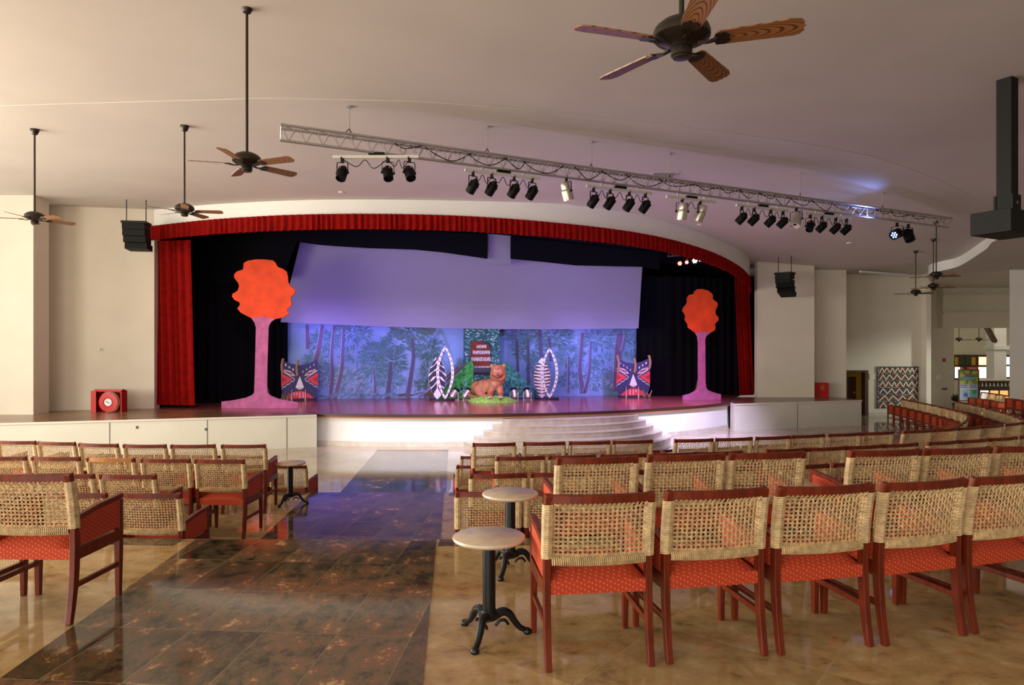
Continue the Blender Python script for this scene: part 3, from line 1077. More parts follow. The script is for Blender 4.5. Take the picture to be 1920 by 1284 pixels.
def leaf_prop(px, py, Y, h, stripe, lab, rz):
    p = at(px, py, Y)
    t = thing('leaf_shields', lab, 'stage scenery', (p.x, Y, ST), rz)
    b = MB()
    o, i_ = ring(b, h, .58, .085, 0, 'paint_white')
    hoop = b.build('hoop', t, loc=(.1, -.03, 0))
    b = MB()
    for q in range(2, len(o), 2):
        c = ((o[q][0] + i_[q][0]) / 2, (o[q][1] + i_[q][1]) / 2)
        flat_poly(b, [(c[0] - .03, c[1] - .02), (c[0] + .035, c[1] - .015), (c[0], c[1] + .03)], -.02, 'ink' if stripe == 1 else 'rust')
    b.build('hoop_marks', hoop)
    # striped shield behind
    H, Wd = h * .8, .58
    n = 40
    b = MB()
    wd = lambda u: Wd / 2 * max(0, math.sin(PI * min(1, max(0, u)))) ** .75
    pts = [(wd(i / n), .04 + H * i / n) for i in range(n + 1)]
    b.card(pts + [(-x, z) for x, z in reversed(pts[1:-1])], -.015, .015, 'paint_white')
    sh = b.build('shield', t, loc=(-.16, .03, 0))
    b = MB()
    st = 'ink' if stripe == 0 else 'rust2'
    nS = 5 if stripe == 0 else 10
    for s in (-1, 1):
        for k in range(nS):
            u0 = .1 + .8 * k / nS
            th = (.62 if stripe == 0 else .62) / nS
            up = .16 if stripe == 0 else .0
            L = []
            for v in (0.06, .5, .99):
                u = u0 + (up * (1 - v) * (1 if stripe == 0 else 0)) + (.022 if stripe == 0 else .008) * math.sin(v * 7 + k * 2)
                L.append((u, v))
            lo = [(s * wd(u) * v, .04 + H * u) for u, v in L]
            hi = [(s * wd(u + th * (1 if stripe == 0 else .2 + .8 * v)) * v, .04 + H * (u + th * (1 if stripe == 0 else .2 + .8 * v))) for u, v in L]
            b.card(lo + hi[::-1], -.022, -.0155, st)
    b.build('stripes', sh)
    b = MB()
    b.prism([(.42 * math.cos(a * PI / 10), .25 * math.sin(a * PI / 10)) for a in range(20)], 0, .05, 'ink')
    b.build('base', t)
    return t


M['rust2'] = mat('brown scenery paint', (.12, .055, .05), .7)
leaf_prop(829, 748, 22.7, 1.78, 0, 'zebra-striped leaf shield with white hoop, left of the big cat statue', .1)
leaf_prop(1025, 744, 23.2, 1.72, 1, 'brown-notched leaf shield with white hoop, right of the big cat statue', -.1)

# temple front with sign
tp = at(903, 745, 23.6)
t = thing('temple_panel', 'teal leafy temple panel with rust sign behind the big cat statue', 'stage scenery', (tp.x, 23.6, ST), .12)
M['teal'] = mat('dark teal paint', (.02, .1, .1), .8, var=.5, scale=9)
M['mint'] = mat('mint paint', (.3, .6, .5), .8)
M['aqua'] = mat('aqua paint', (.12, .38, .38), .8)
b = MB()
b.box((-.62, 0, 0), (.62, .08, 2.5), 'teal')
b.build('panel', t)
b = MB()
for i in range(620):
    x, z = rn.uniform(-.6, .6), rn.uniform(.02, 2.46)
    if -.42 < x < .3 and (1.15 < z < 2.0 or z < .98):
        if z > 1.1 or rn.random() < .5:
            continue
    a = rn.choice([1, -1]) * rn.uniform(.2, .7)
    stroke(b, x, z, x + .07 * math.cos(a), z + .07 * math.sin(a), .022, rn.choice(['mint', 'aqua', 'paint_white', 'aqua']), -.004 - rn.random() * .004, .008)
b.build('painted_leaves', t)
b = MB()
b.box((-.66, -.25, .92), (.6, 0, 1.06), 'ink')
b.box((-.45, -.01, .8), (.3, .0, .92), 'ink')
b.build('ledge', t)
b = MB()
b.card([(-.4, 1.08), (.3, 1.08), (.3, 1.78), (.2, 1.9), (.12, 1.88), (.1, 1.98), (-.36, 1.98), (-.4, 1.7)], -.07, -.02, 'rust')
sg = b.build('sign_board', t)
b = MB()
for r, (z, x0, x1) in enumerate(((1.78, -.18, .12), (1.57, -.3, .26), (1.33, -.36, .28), (1.1, -.26, .26))):
    x = x0
    h_ = (.11, .13, .14, .06)[r]
    while x < x1:
        w_ = rn.uniform(.035, .05)
        k = rn.randrange(4)
        s_ = []
        if k == 0:
            s_ = [(0, 0, .3, 1), (.3, 1, .6, 0), (.6, 0, 1, 1)]
        elif k == 1:
            s_ = [(0, 0, 0, 1), (0, 1, 1, .1), (1, .1, 1, 1)]
        elif k == 2:
            s_ = [(0, 0, .5, 1), (.5, 1, 1, 0), (.2, .4, .8, .4)]
        else:
            s_ = [(0, 0, 0, 1), (0, 1, .9, .8), (.9, .8, .9, .2), (.9, .2, 0, 0)]
        for a_, b_, c_, d_ in s_:
            stroke(b, x + a_ * w_, z + b_ * h_ - .04, x + c_ * w_, z + d_ * h_ - .04, .013, 'paint_white', -.074)
        x += w_ + .018
b.build('sign_lettering', sg)

M['hill'] = mat('green hill paint', (.03, .24, .03), .8, var=.85, scale=9)
M['hill_blue'] = mat('blue-green hill paint', (.03, .17, .17), .8, var=.85, scale=9)
M['vein'] = mat('dark vine paint', (.012, .03, .02), .8)
for pts, Y, m, lab in (([(818, 747), (826, 735), (858, 700), (884, 674), (888, 682), (889, 747)], 23.3, 'hill', 'green painted hill slope left of the big cat statue'), ([(937, 678), (952, 680), (985, 712), (1006, 735), (1008, 745), (937, 746)], 23.5, 'hill_blue', 'blue-green painted hill slope right of the big cat statue')):
    P = [at(x, y, Y) for x, y in pts]
    x0 = sum(p.x for p in P) / len(P)
    t = thing('hill_flat', lab, 'stage scenery', (x0, Y, ST))
    b = MB()
    b.card([(p.x - x0, max(0, p.z - ST)) for p in P], -.025, .025, m)
    b.build('board', t)
    b = MB()
    xs_ = [p.x - x0 for p in P]
    for k in range(26):
        x = rn.uniform(min(xs_) + .25, max(xs_) - .25)
        s = -1 if m == 'hill' else 1
        top = (1.25 * ((x - min(xs_)) / (max(xs_) - min(xs_))) if m == 'hill' else 1.25 * ((max(xs_) - x) / (max(xs_) - min(xs_))))
        z = rn.uniform(.08, max(.12, top - .22))
        if z > top - .2:
            continue
        a = rn.uniform(0, 3)
        stroke(b, x, z, x + .14 * math.cos(a), z + .1 * math.sin(a), .02, 'vein', -.028)
        stroke(b, x + .05, z, x + .1, z + .1, .05, M['hill'] if k % 2 else 'aqua', -.027)
    b.build('painted_vines', t)
b = MB()
b.beam([at(803, 746, 23.55) + Vector((0, 0, .02)), at(874, 681, 23.55)], .07, .07, 'rust2', Vector((0, 1, 0)))
b.beam([at(797, 742, 23.6) + Vector((0, 0, .02)), at(860, 688, 23.6)], .06, .06, 'rust2', Vector((0, 1, 0)))
tag(b.build('rail_poles'), 'pair of dark leaning poles behind the zebra-striped leaf shield', 'stage scenery')


# big cat statue on a grass mound
def ico(c, r, n=12, m=8):
    vs, fs = [], []
    for i in range(m + 1):
        th = PI * i / m
        for j in range(n):
            ph = 2 * PI * j / n
            vs.append((c[0] + r[0] * math.sin(th) * math.cos(ph), c[1] + r[1] * math.sin(th) * math.sin(ph), c[2] + r[2] * math.cos(th)))
    for i in range(m):
        for j in range(n):
            fs.append((i * n + j, i * n + (j + 1) % n, (i + 1) * n + (j + 1) % n, (i + 1) * n + j))
    return vs, fs


def blob(name, parent, parts, m, vox, smooth=6):
    b = MB()
    for c, r in parts:
        vs, fs = ico(c, r)
        b.add(vs, fs, m)
    o = b.build(name, parent, smooth=True)
    md = o.modifiers.new('remesh', 'REMESH')
    md.mode = 'VOXEL'
    md.voxel_size = vox
    md.use_smooth_shade = True
    s = o.modifiers.new('smooth', 'SMOOTH')
    s.iterations = smooth
    s.factor = .5
    return o


def chain(pts, rads, n=7):
    out = []
    for i in range(len(pts) - 1):
        a, c = Vector(pts[i]), Vector(pts[i + 1])
        for k in range(n):
            t = k / n
            r = rads[i] + (rads[i + 1] - rads[i]) * t
            out.append((tuple(a.lerp(c, t)), (r, r, r)))
    out.append((tuple(pts[-1]), (rads[-1],) * 3))
    return out


M['fur'] = mat('tawny painted fur', (.3, .13, .04), .55, var=.35, scale=7, bump=.3)
M['mane'] = mat('rust ruff', (.28, .08, .025), .7, var=.4, scale=16, bump=.6)
M['grass'] = mat('artificial grass', (.2, .5, .06), .9, var=.6, scale=22, bump=1.0)
lp = at(925, 750, 22.3)
lion = thing('big_cat_statue', 'tawny big cat statue lying on a green grass mound, centre stage', 'statue', (lp.x, 22.3, ST), 0)
# local: faces the hall (-y), body runs back to the left
P_ = []
P_ += chain([(-.52, .38, .42), (-.3, .22, .46), (-.05, .05, .5), (.08, -.06, .56)], [.24, .25, .25, .23])
P_ += chain([(.08, -.06, .56), (.12, -.1, .78), (.14, -.12, .92)], [.22, .19, .17])
P_ += [((.15, -.14, .98), (.245, .22, .23)), ((.15, -.28, .92), (.15, .14, .12)), ((.15, -.38, .885), (.105, .08, .085)), ((.15, -.3, 1.03), (.07, .09, .06)), ((.15, -.34, .825), (.085, .08, .05)), ((.06, -.31, .9), (.08, .07, .07)), ((.24, -.31, .9), (.08, .07, .07)), ((-.01, -.14, .88), (.1, .1, .15)), ((.31, -.14, .88), (.1, .1, .15)), ((.15, -.1, .72), (.24, .2, .2))]
P_ += chain([(-.04, -.1, .45), (-.09, -.2, .26), (-.08, -.42, .2)], [.13, .1, .075]) + chain([(.2, -.12, .45), (.25, -.2, .26), (.25, -.42, .2)], [.13, .1, .075])
P_ += [((-.08, -.48, .19), (.085, .1, .065)), ((.25, -.48, .19), (.085, .1, .065))]
P_ += chain([(-.45, .2, .4), (-.42, .02, .26), (-.3, -.12, .19)], [.22, .15, .08]) + [((-.26, -.18, .18), (.08, .1, .06))]
P_ += [((-.05, -.12, 1.17), (.07, .035, .07)), ((.35, -.12, 1.17), (.07, .035, .07)), ((.05, -.31, 1.03), (.06, .05, .035)), ((.25, -.31, 1.03), (.06, .05, .035))]
body = blob('body', lion, P_, 'fur', .022, 5)
P_ = []
for k in range(60):
    a = PI * (1.12 + .76 * k / 59) + rn.uniform(-.05, .05)
    P_.append(((.15 + .225 * math.cos(a), -.22 + rn.uniform(-.06, .04), .93 + .2 * math.sin(a) - rn.uniform(0, .04)), (.05, .05, .06)))
blob('ruff', lion, P_, 'mane', .022, 2)
for x in (.065, .235):
    b = MB()
    b.add(*ico((x, -.362, .99), (.034, .018, .022)), 'paint_white')
    e = b.build('eye', lion, smooth=True)
    b = MB()
    b.add(*ico((x, -.378, .99), (.015, .007, .018)), 'ink')
    b.build('pupil', e)
b = MB()
b.add(*ico((.15, -.462, .915), (.045, .02, .028)), 'rust2')
b.build('nose', lion, smooth=True)
b = MB()
b.tube([(.07, -.42, .845), (.11, -.448, .852), (.15, -.458, .866), (.19, -.448, .852), (.23, -.42, .845)], .011, 'ink', 5)
b.tube([(.15, -.468, .905), (.15, -.462, .866)], .008, 'ink', 5)
b.build('mouth', lion)
for x0 in (-.08, .25):
    b = MB()
    for k in range(4):
        b.add(*ico((x0 - .06 + .04 * k, -.565, .175), (.014, .02, .02)), 'paint_white')
    b.build('claws', lion, smooth=True)
b = MB()
b.tube(spline([(-.7, .5, .35), (-.82, .35, .22), (-.7, .1, .16), (-.5, -.08, .16)], 6), [.05] * 19, 'fur', 8)
b.build('tail', lion, smooth=True)
b = MB()
R = []
for i in range(9):
    t_ = i / 8
    row = []
    for j in range(48):
        a = 2 * PI * j / 48
        r = t_ * (1 + .06 * math.sin(3 * a + 1) + .04 * math.sin(7 * a))
        z = .2 * (1 - t_ ** 2) ** .8 + .012 * math.sin(j * 5 + i * 3) * (t_ < 1)
        row.append((-.05 + .78 * r * math.cos(a), -.05 + .62 * r * math.sin(a), z))
    R.append(row)
b.grid(R, 'grass', True)
for k in range(900):
    a, r = rn.uniform(0, 2 * PI), math.sqrt(rn.random())
    x, y = -.05 + .76 * r * math.cos(a), -.05 + .6 * r * math.sin(a)
    z = .2 * (1 - r ** 2) ** .8
    dx, dy = rn.uniform(-.02, .02), rn.uniform(-.02, .02)
    b.add([(x - .007, y, z - .01), (x + .007, y, z - .01), (x + dx, y + dy, z + rn.uniform(.02, .05))], [(0, 1, 2)], 'grass')
b.build('grass_mound', lion)


# ------------------------------------------------------------------ lamps
def par_can(name, label, loc, aim, m, group, r=.085, ln=.24, led=None, yoke=True):
    """theatre lamp hung by a yoke; origin at the clamp"""
    t = thing(name, label, 'stage light', loc, 0, group)
    d = Vector(aim).normalized()
    R = d.to_track_quat('Z', 'Y').to_matrix().to_4x4()
    c = Vector((0, 0, -.24))
    T = Matrix.Translation(c - d * ln * .45) @ R
    b = MB()
    if m == 'silver':
        b.lathe([(.02, -.06), (r * .6, -.05), (r * .82, -.01), (r * .82, ln * .3), (r * .95, ln * .34), (r, ln * .4), (r, ln), (r * .9, ln), (r * .9, ln - .02), (.01, ln - .03)], m, 16, M4=T)
    else:
        b.lathe([(.02, -.03), (r * .45, -.025), (r * .72, .02), (r * .9, .07), (r, .12), (r, ln), (r * .88, ln), (r * .85, ln - .03), (.01, ln - .035)], m, 12, M4=T)
        for k in range(12):
            a = 2 * PI * k / 12
            b.box((r * .8, -.004, .02), (r * 1.02, .004, .16), m, T @ Matrix.Rotation(a, 4, 'Z'))
    body = b.build('can', t, smooth=True)
    b = MB()
    if led:
        for k in range(7):
            a = k * PI / 3
            rr = r * .5 if k < 6 else 0
            b.lathe([(.018, 0), (.018, .008), (.0, .012)], led, 8, (rr * math.cos(a), rr * math.sin(a), ln - .034), M4=T)
    else:
        b.lathe([(r * .84, 0), (r * .4, .006), (0, .008)], 'black', 14, (0, 0, ln - .033), M4=T)
    b.build('lens', body)
    if m == 'black':
        b = MB()
        b.box((-.035, -.012, -.04), (.035, .012, .0), 'redled', Matrix.Translation(c + Vector((0, -.3 * r, .085))) @ Matrix.Rotation(.5, 4, 'X'))
        b.build('display', body)
    s = Vector((d.y, -d.x, 0))
    s = s.normalized() if s.length > .01 else Vector((1, 0, 0))
    b = MB()
    q = r * 1.18
    b.beam([c + s * q, c + s * q + Vector((0, 0, .15)), s * q * .95 + Vector((0, 0, -.06)), -s * q * .95 + Vector((0, 0, -.06)), c - s * q + Vector((0, 0, .15)), c - s * q], .022, .008, 'matt_black', s.cross(Vector((0, 0, 1))))
    for g in (-1, 1):
        b.tube([c + s * q * g * .9, c + s * q * g * 1.15], .022, 'matt_black', 8)
    b.build('yoke', t)
    b = MB()
    b.box((-.025, -.025, -.07), (.025, .025, .03), 'matt_black')
    b.build('clamp', t)
    return t


TP0, TP1 = Vector((-3.69, 10.85, 0)), Vector((11.35, 17.75, 0))


def truss_xy(px):
    k = (px - CX) / F
    d = TP1 - TP0
    s = (k * TP0.y - TP0.x) / (d.x - k * d.y)
    return TP0 + d * s, s


tz = lambda s: 5.12 - .17 * s
TH = .22
TLN = (TP1 - TP0).length
trz = math.atan2(TP1.y - TP0.y, TP1.x - TP0.x)
tt = thing('lighting_truss', 'long aluminium lighting truss hung under the ceiling before the stage', 'truss', (TP0.x, TP0.y, tz(0)), trz)
slope = -.17 / TLN
ZT = lambda x: slope * x
for y0, z0, nm in ((-.1, 0, 'chord'), (.1, 0, 'chord'), (0, -TH, 'chord')):
    b = MB()
    b.tube([(0, y0, z0), (TLN, y0, ZT(TLN) + z0)], .024, 'alu', 8)
    b.build(nm, tt, smooth=True)
b = MB()
nb = 62
for i in range(nb):
    x0, x1 = TLN * i / nb, TLN * (i + 1) / nb
    xm = (x0 + x1) / 2
    for y0 in (-.1, .1):
        b.tube([(x0 + .02, y0, ZT(x0)), (xm, 0, ZT(xm) - TH)], .007, 'alu', 5)
        b.tube([(xm, 0, ZT(xm) - TH), (x1 - .02, y0, ZT(x1))], .007, 'alu', 5)
    b.tube([(x0, -.1, ZT(x0)), (x1, .1, ZT(x1))], .007, 'alu', 5)
for x in (.01, TLN - .01):
    for y0 in (-.1, .1):
        b.tube([(x, y0, ZT(x)), (x, 0, ZT(x) - TH)], .01, 'alu', 5)
    b.tube([(x, -.1, ZT(x)), (x, .1, ZT(x))], .01, 'alu', 5)
br_ = b.build('bracing', tt)
b = MB()
rc = random.Random(3)
x = 1.8
while x < TLN - 1.2:
    l = rc.uniform(.5, 1.1)
    b.tube(spline([(x, rc.uniform(-.05, .05), ZT(x) + .03), (x + l * .3, rc.uniform(-.1, .1), ZT(x) - rc.uniform(.0, .15)), (x + l * .6, rc.uniform(-.12, .0), ZT(x) - rc.uniform(.05, .24)), (x + l, rc.uniform(-.05, .05), ZT(x) + .02)], 6), .009, 'black', 5)
    b.tube([(x, .03, ZT(x) + .03), (x + l, .02, ZT(x + l) + .03)], .02, 'black', 5)
    x += l * .8
b.build('cables', tt)
for px in (655, 914, 1109, 1256, 1500, 1654):
    p, s = truss_xy(px)
    b = MB()
    zt_ = zc(p.x, p.y) - tz(0) - .01
    xx = s * TLN
    b.tube([(xx, 0, ZT(xx) - .02), (xx, 0, zt_)], .008, 'alu', 6)
    b.lathe([(.05, 0), (.05, .012)], 'alu', 10, (xx, 0, zt_ - .012))
    b.tube([(xx - .1, -.1, ZT(xx)), (xx, 0, ZT(xx) + .12), (xx + .1, .1, ZT(xx))], .008, 'black', 5)
    b.build('hanger', tt)

AIMS = Vector((-.25, .75, -.75))
GL = 'black LED lamps under the truss'


def cross_bar(pxs, y, label, kind, names, drop=.0, skew=0.0, m='bar', ext=.16):
    pts = []
    for px in pxs:
        p, s = truss_xy(px)
        pts.append(p)
    a, c = pts[0], pts[-1]
    d = (c - a).normalized()
    zb = EYE + (HY - y) * ((a.y + c.y) / 2) / F
    mid = (a + c) / 2
    zt_ = tz((mid - TP0).length / TLN) - TH
    L = (c - a).length / 2 + ext
    t = thing('lamp_bar', label, 'lamp bar', (mid.x, mid.y, zb), math.atan2(d.y, d.x) + skew)
    b = MB()
    b.box((-L, -.025, -.025), (L, .025, .025), m)
    b.build('bar', t, bevel=.004)
    for x in (-L * .55, L * .55) if skew == 0 else (0,):
        b = MB()
        b.tube([(x, 0, .02), (x, 0, max(.06, zt_ - zb + .02))], .02, 'alu', 8)
        b.build('clamp', t)
    b = MB()
    b.box((-.12, -.035, .025), (.14, .03, .07), 'black')
    for k in range(len(pxs) - 1):
        x0 = (pts[k] - mid).dot(d)
        x1 = (pts[k + 1] - mid).dot(d)
        b.tube(spline([(x0, .0, -.03), ((x0 * .7 + x1 * .3), .02, -.16), ((x0 + x1) / 2, 0, -.05), ((x0 * .3 + x1 * .7), -.02, -.2), (x1, 0, -.03)], 5), .007, 'black', 5)
    b.build('cabling', t)
    R = Matrix.Rotation(math.atan2(d.y, d.x) + skew, 4, 'Z')
    for k, px in enumerate(pxs):
        x = (pts[k] - mid).dot(d)
        q = Vector((mid.x, mid.y, zb - .03)) + R @ Vector((x, 0, 0))
        yield k, q


for k, q in cross_bar((641, 727, 766), 294, 'pale lamp bar turned askew under the left part of the truss', 'b', None, skew=-.44):
    par_can('stage_lamp', 'black LED lamp, %s of three on the askew pale bar' % ORD[k + 1], q, (rn.uniform(-.2, .3), -.45, -.85), 'black', GL)
for k, q in cross_bar((887, 922, 964, 998), 327, 'lamp bar with four black lamps, second bar along the truss', 'b', None):
    par_can('stage_lamp', 'black LED lamp, %s of four on the second truss bar' % ORD[k + 1], q, (-.5, .5, -.75), 'black', GL)
for k, q in cross_bar((1113, 1144, 1180, 1210), 356, 'lamp bar with four black lamps right of the single silver lamp', 'b', None):
    par_can('stage_lamp', 'black LED lamp, %s of four on the bar after the single silver lamp' % ORD[k + 1], q, (-.5, .5, -.75), 'black', GL)
for k, q in cross_bar((1279, 1313), 374, 'wide lamp bar carrying two silver lamps', 'b', None, ext=.4):
    par_can('stage_lamp', 'silver can lamp, %s of the pair on the wide bar' % ('left' if k == 0 else 'right'), q, (-.05 if k == 0 else -.35, .25, -.9), 'silver', 'silver can lamps under the truss', r=.11, ln=.3)
for k, q in cross_bar((1391, 1414, 1445, 1468), 390, 'lamp bar with four black lamps left of the notched silver lamp', 'b', None):
    par_can('stage_lamp', 'black LED lamp, %s of four on the bar right of the silver pair' % ORD[k + 1], q, (-.6, .45, -.7), 'black', GL)
for k, q in cross_bar((1519, 1541, 1567, 1587), 405, 'lamp bar with four black lamps, last bar along the truss', 'b', None):
    par_can('stage_lamp', 'black LED lamp, %s of four on the last truss bar' % ORD[k + 1], q, ((.4 if k == 0 else -.6), .45, -.7) if k else (-.3, -.4, -.8), 'black', GL)
for px, lab, aim in ((1062, 'single silver can lamp hanging alone between two bars of black lamps', (.25, .2, -.9)), (1493, 'silver can lamp hanging between the last two bars of black lamps', (-.3, -.25, -.9))):
    p, s = truss_xy(px)
    par_can('stage_lamp', lab, (p.x, p.y, tz(s) - TH - .03), aim, 'silver', 'silver can lamps under the truss', r=.11 if px < 1100 else .12, ln=.3)
M['blueled'] = mat('blue LED', (.1, .15, .6), .3, emit=(.15, .3, 1), estr=14)
for px, lab, aim, led in ((1682, 'lit blue LED lamp bunched near the right end of the truss', (-.8, -.5, -.35), 'blueled'), (1703, 'dark lamp bunched beside the lit blue one near the truss end', (.1, -.4, -.9), None)):
    p, s = truss_xy(px)
    par_can('stage_lamp', lab, (p.x, p.y, tz(s) - TH - .08), aim, 'black', 'lamps at the end of the truss', r=.12, ln=.3, led=led)
p, s = truss_xy(1670)
light('blue_lamp_glow', 'SPOT', (p.x - .55, p.y - .45, tz(s) - .35), (p.x - 1.5, p.y - .3, 5.6), 40, (.2, .3, 1), spot_size=2.2, spot_blend=1, shadow_soft_size=.1)

# lamps on the small truss inside the stage
q0, q1 = at(1252, 478, 23.6), at(1330, 472, 23.9)
t = thing('stage_truss', 'short truss with lit lamps behind the red valance at right', 'truss', q0)
b = MB()
for dz in (0, .2):
    b.tube([(0, 0, dz - .05), (q1.x - q0.x, q1.y - q0.y, q1.z - q0.z + dz - .05)], .02, 'alu', 6)
b.build('chord', t)
b = MB()
D = q1 - q0
for i in range(8):
    a, c = D * (i / 8), D * ((i + 1) / 8)
    b.tube([a + Vector((0, 0, -.05)), (a + c) / 2 + Vector((0, 0, .15)), c + Vector((0, 0, -.05))], .007, 'alu', 4)
b.build('bracing', t)
M['led_red'] = mat('red LED', (.6, .05, .05), .3, emit=(1, .08, .05), estr=25)
M['led_white'] = mat('white LED', (.9, .9, .9), .3, emit=(.85, .88, 1), estr=60)
M['led_green'] = mat('green LED', (.5, .9, .8), .3, emit=(.5, 1, .85), estr=25)
for px, py, led, r, lab in ((1275, 493, 'led_red', .1, 'lit red stage lamp, left one of the red pair behind the valance'), (1288, 491, 'led_red', .08, 'lit red stage lamp beside the dazzling white one'), (1303, 488, 'led_white', .12, 'dazzling white stage lamp under the short truss'), (1314, 486, 'led_green', .09, 'lit greenish lamp right of the dazzling white lamp')):
    p = at(px, py, 23.5)
    par_can('stage_lamp', lab, (p.x, p.y, p.z + .24), (-.3, -.9, -.25), 'black', 'lit lamps inside the stage', r=r, ln=.22, led=led)
SV = [(838, 'LED'), ]
for px, py, dx, lab in ((852, 735, .5, 'silver floor lamp beside the zebra-striped leaf shield'), (876, 735, .6, 'silver floor lamp left of the grass mound'), (964, 736, -.15, 'silver floor lamp right of the big cat statue'), (989, 736, -.2, 'silver floor lamp beside the brown-notched leaf shield')):
    p = at(px, 748, 22.75)
    t = thing('floor_lamp', lab, 'stage light', (p.x, 22.75, ST), 0, 'silver lamps on the stage floor')
    dd = Vector((dx, .5, .8)).normalized()
    T = Matrix.Translation(Vector((0, 0, .24)) - dd * .15) @ dd.to_track_quat('Z', 'Y').to_matrix().to_4x4()
    b = MB()
    b.lathe([(.02, -.05), (.07, -.04), (.095, 0), (.105, .05), (.105, .24), (.09, .24), (.09, .22)], 'silver', 16, M4=T)
    c_ = b.build('can', t, smooth=True)
    b = MB()
    b.lathe([(.108, .23), (.108, .31), (.1, .31), (.1, .23)], 'black', 16, M4=T)
    b.build('black_hood', c_)
    b = MB()
    b.tube([(-.13, 0, .26), (-.13, 0, .02), (.13, 0, .02), (.13, 0, .26)], .012, 'paint_white', 5)
    b.tube([(-.13, -.1, .012), (-.13, .1, .012)], .012, 'paint_white', 5)
    b.tube([(.13, -.1, .012), (.13, .1, .012)], .012, 'paint_white', 5)
    b.build('stand', t)

# stage light itself
sp = lambda n, loc, tg, pw, c, ss, **k: light(n, 'SPOT', loc, tg, pw, c, spot_size=ss, spot_blend=1, shadow_soft_size=.15, **k)
VIO = (.38, .3, 1.0)
for k, (x0, y0, x1, y1) in enumerate(((-3.2, 12.1, -6.2, 23.6), (-.6, 13.2, -3.2, 24.0), (2.0, 14.4, -.4, 24.4), (4.6, 15.6, 2.0, 24.8), (6.5, 16.4, 4.0, 25.0))):
    sp('violet_wash_%s' % ORD[k + 1], (x0, y0, 4.2), (x1, y1, .75), 1350, (.36, .4, 1.0), .42)
sp('violet_screen_left', (-6.4, 20.4, .2), (-5.6, 22.6, 3.0), 680, (.26, .15, 1.0), 1.5)
sp('violet_screen_middle', (-1.4, 18.8, .0), (-1.4, 22.8, 3.2), 680, (.42, .32, 1.0), 1.7)
sp('violet_screen_right', (3.4, 20.4, .1), (3.0, 23.6, 3.0), 595, (.34, .24, 1.0), 1.5)
for k, (x0, y0) in enumerate(((-4.2, 19.4), (-1.2, 19.2), (1.8, 19.6), (4.6, 21.2))):
    sp('violet_floor_wash_%s' % ORD[k + 1], (x0, y0, 4.3), (x0 + .2, y0 + 1.2, -.15), 850, (.75, .28, 1.0), 1.5)
sp('red_key_on_statue', (3.5, 19.8, 4.2), (-.25, 22.2, .7), 900, (1, .08, .06), .2)
sp('warm_key_left_tree', (-5.2, 14.2, 4.2), (-7.3, 19.8, 1.9), 420, (1, .6, .75), .8)
sp('warm_key_right_tree', (4.5, 15.6, 4.1), (6.4, 23.1, 1.8), 560, (1, .5, .7), .5)
sp('violet_left_tree_trunk', (-5.6, 19.0, .1), (-7.4, 19.8, .6), 18, (.6, .25, 1), 1.4)
sp('white_key_statue', (-1.0, 15.4, 4.2), (-.6, 22.4, .5), 600, (.9, .88, 1), .36)
sp('violet_key_front_left', (-1.3, 13.3, 4.2), (-2.3, 17.7, -.5), 2200, (.78, .74, 1), .8)
sp('violet_key_front_right', (5.5, 15.9, 4.1), (5.4, 19.8, -.5), 3600, (.7, .64, 1), .9)
sp('violet_wash_steps', (2.2, 14.4, 4.2), (1.7, 17.8, -.6), 900, (.78, .66, 1), .9)
light('violet_bounce_fill', 'AREA', (1.5, 17.2, .3), (2.0, 15.6, 5.5), 65, (.5, .36, 1), shape='RECTANGLE', size=7, size_y=.6)  # added area lamp, stands in for violet bounce from the stage


# ------------------------------------------------------------------ ceiling fans
def make_fan(label):
    """origin at the hub centre (blade plane)"""
    t = thing('ceiling_fan', label, 'ceiling fan', (0, 0, 0), 0, 'ceiling fans')
    b = MB()
    b.lathe([(.02, .14), (.075, .135), (.12, .115), (.155, .085), (.165, .06), (.165, .03), (.15, .015), (.11, -.005), (.07, -.02), (.06, -.03)], 'bronze', 28)
    b.build('motor_housing', t, smooth=True)
    b = MB()
    b.lathe([(.055, -.03), (.062, -.04), (.062, -.075), (.05, -.085), (.05, -.09), (.02, -.094)], 'bronze', 24)
    b.build('hub_cap', t, smooth=True)
    for k in range(5):
        Rz = Matrix.Rotation(2 * PI * k / 5, 4, 'Z')
        bl = bpy.data.objects.get('fan_blade_mesh_source')
        b = MB()
        tilt = Matrix.Rotation(math.radians(-13), 4, 'X')
        o_ = [(.2, -.05), (.23, -.058), (.6, -.07), (.64, -.06), (.66, -.035), (.655, -.012), (.668, 0), (.655, .012), (.66, .035), (.64, .06), (.6, .07), (.23, .058), (.2, .05), (.19, 0)]
        b.prism(o_, -.004, .004, 'blade', None, tilt)
        bl = b.build('blade', t, rot=(0, 0, 2 * PI * k / 5))
        b = MB()
        b.beam([(.09, 0, -.012), (.14, 0, -.018), (.2, 0, -.006)], [.03, .02, .05], .012, 'bronze', Vector((0, 1, 0)))
        b.prism([(.19, -.045), (.24, -.05), (.27, -.02), (.26, 0), (.27, .02), (.24, .05), (.19, .045), (.18, 0)], -.012, -.0045, 'bronze', None, tilt)
        b.build('blade_iron', bl)
    return t


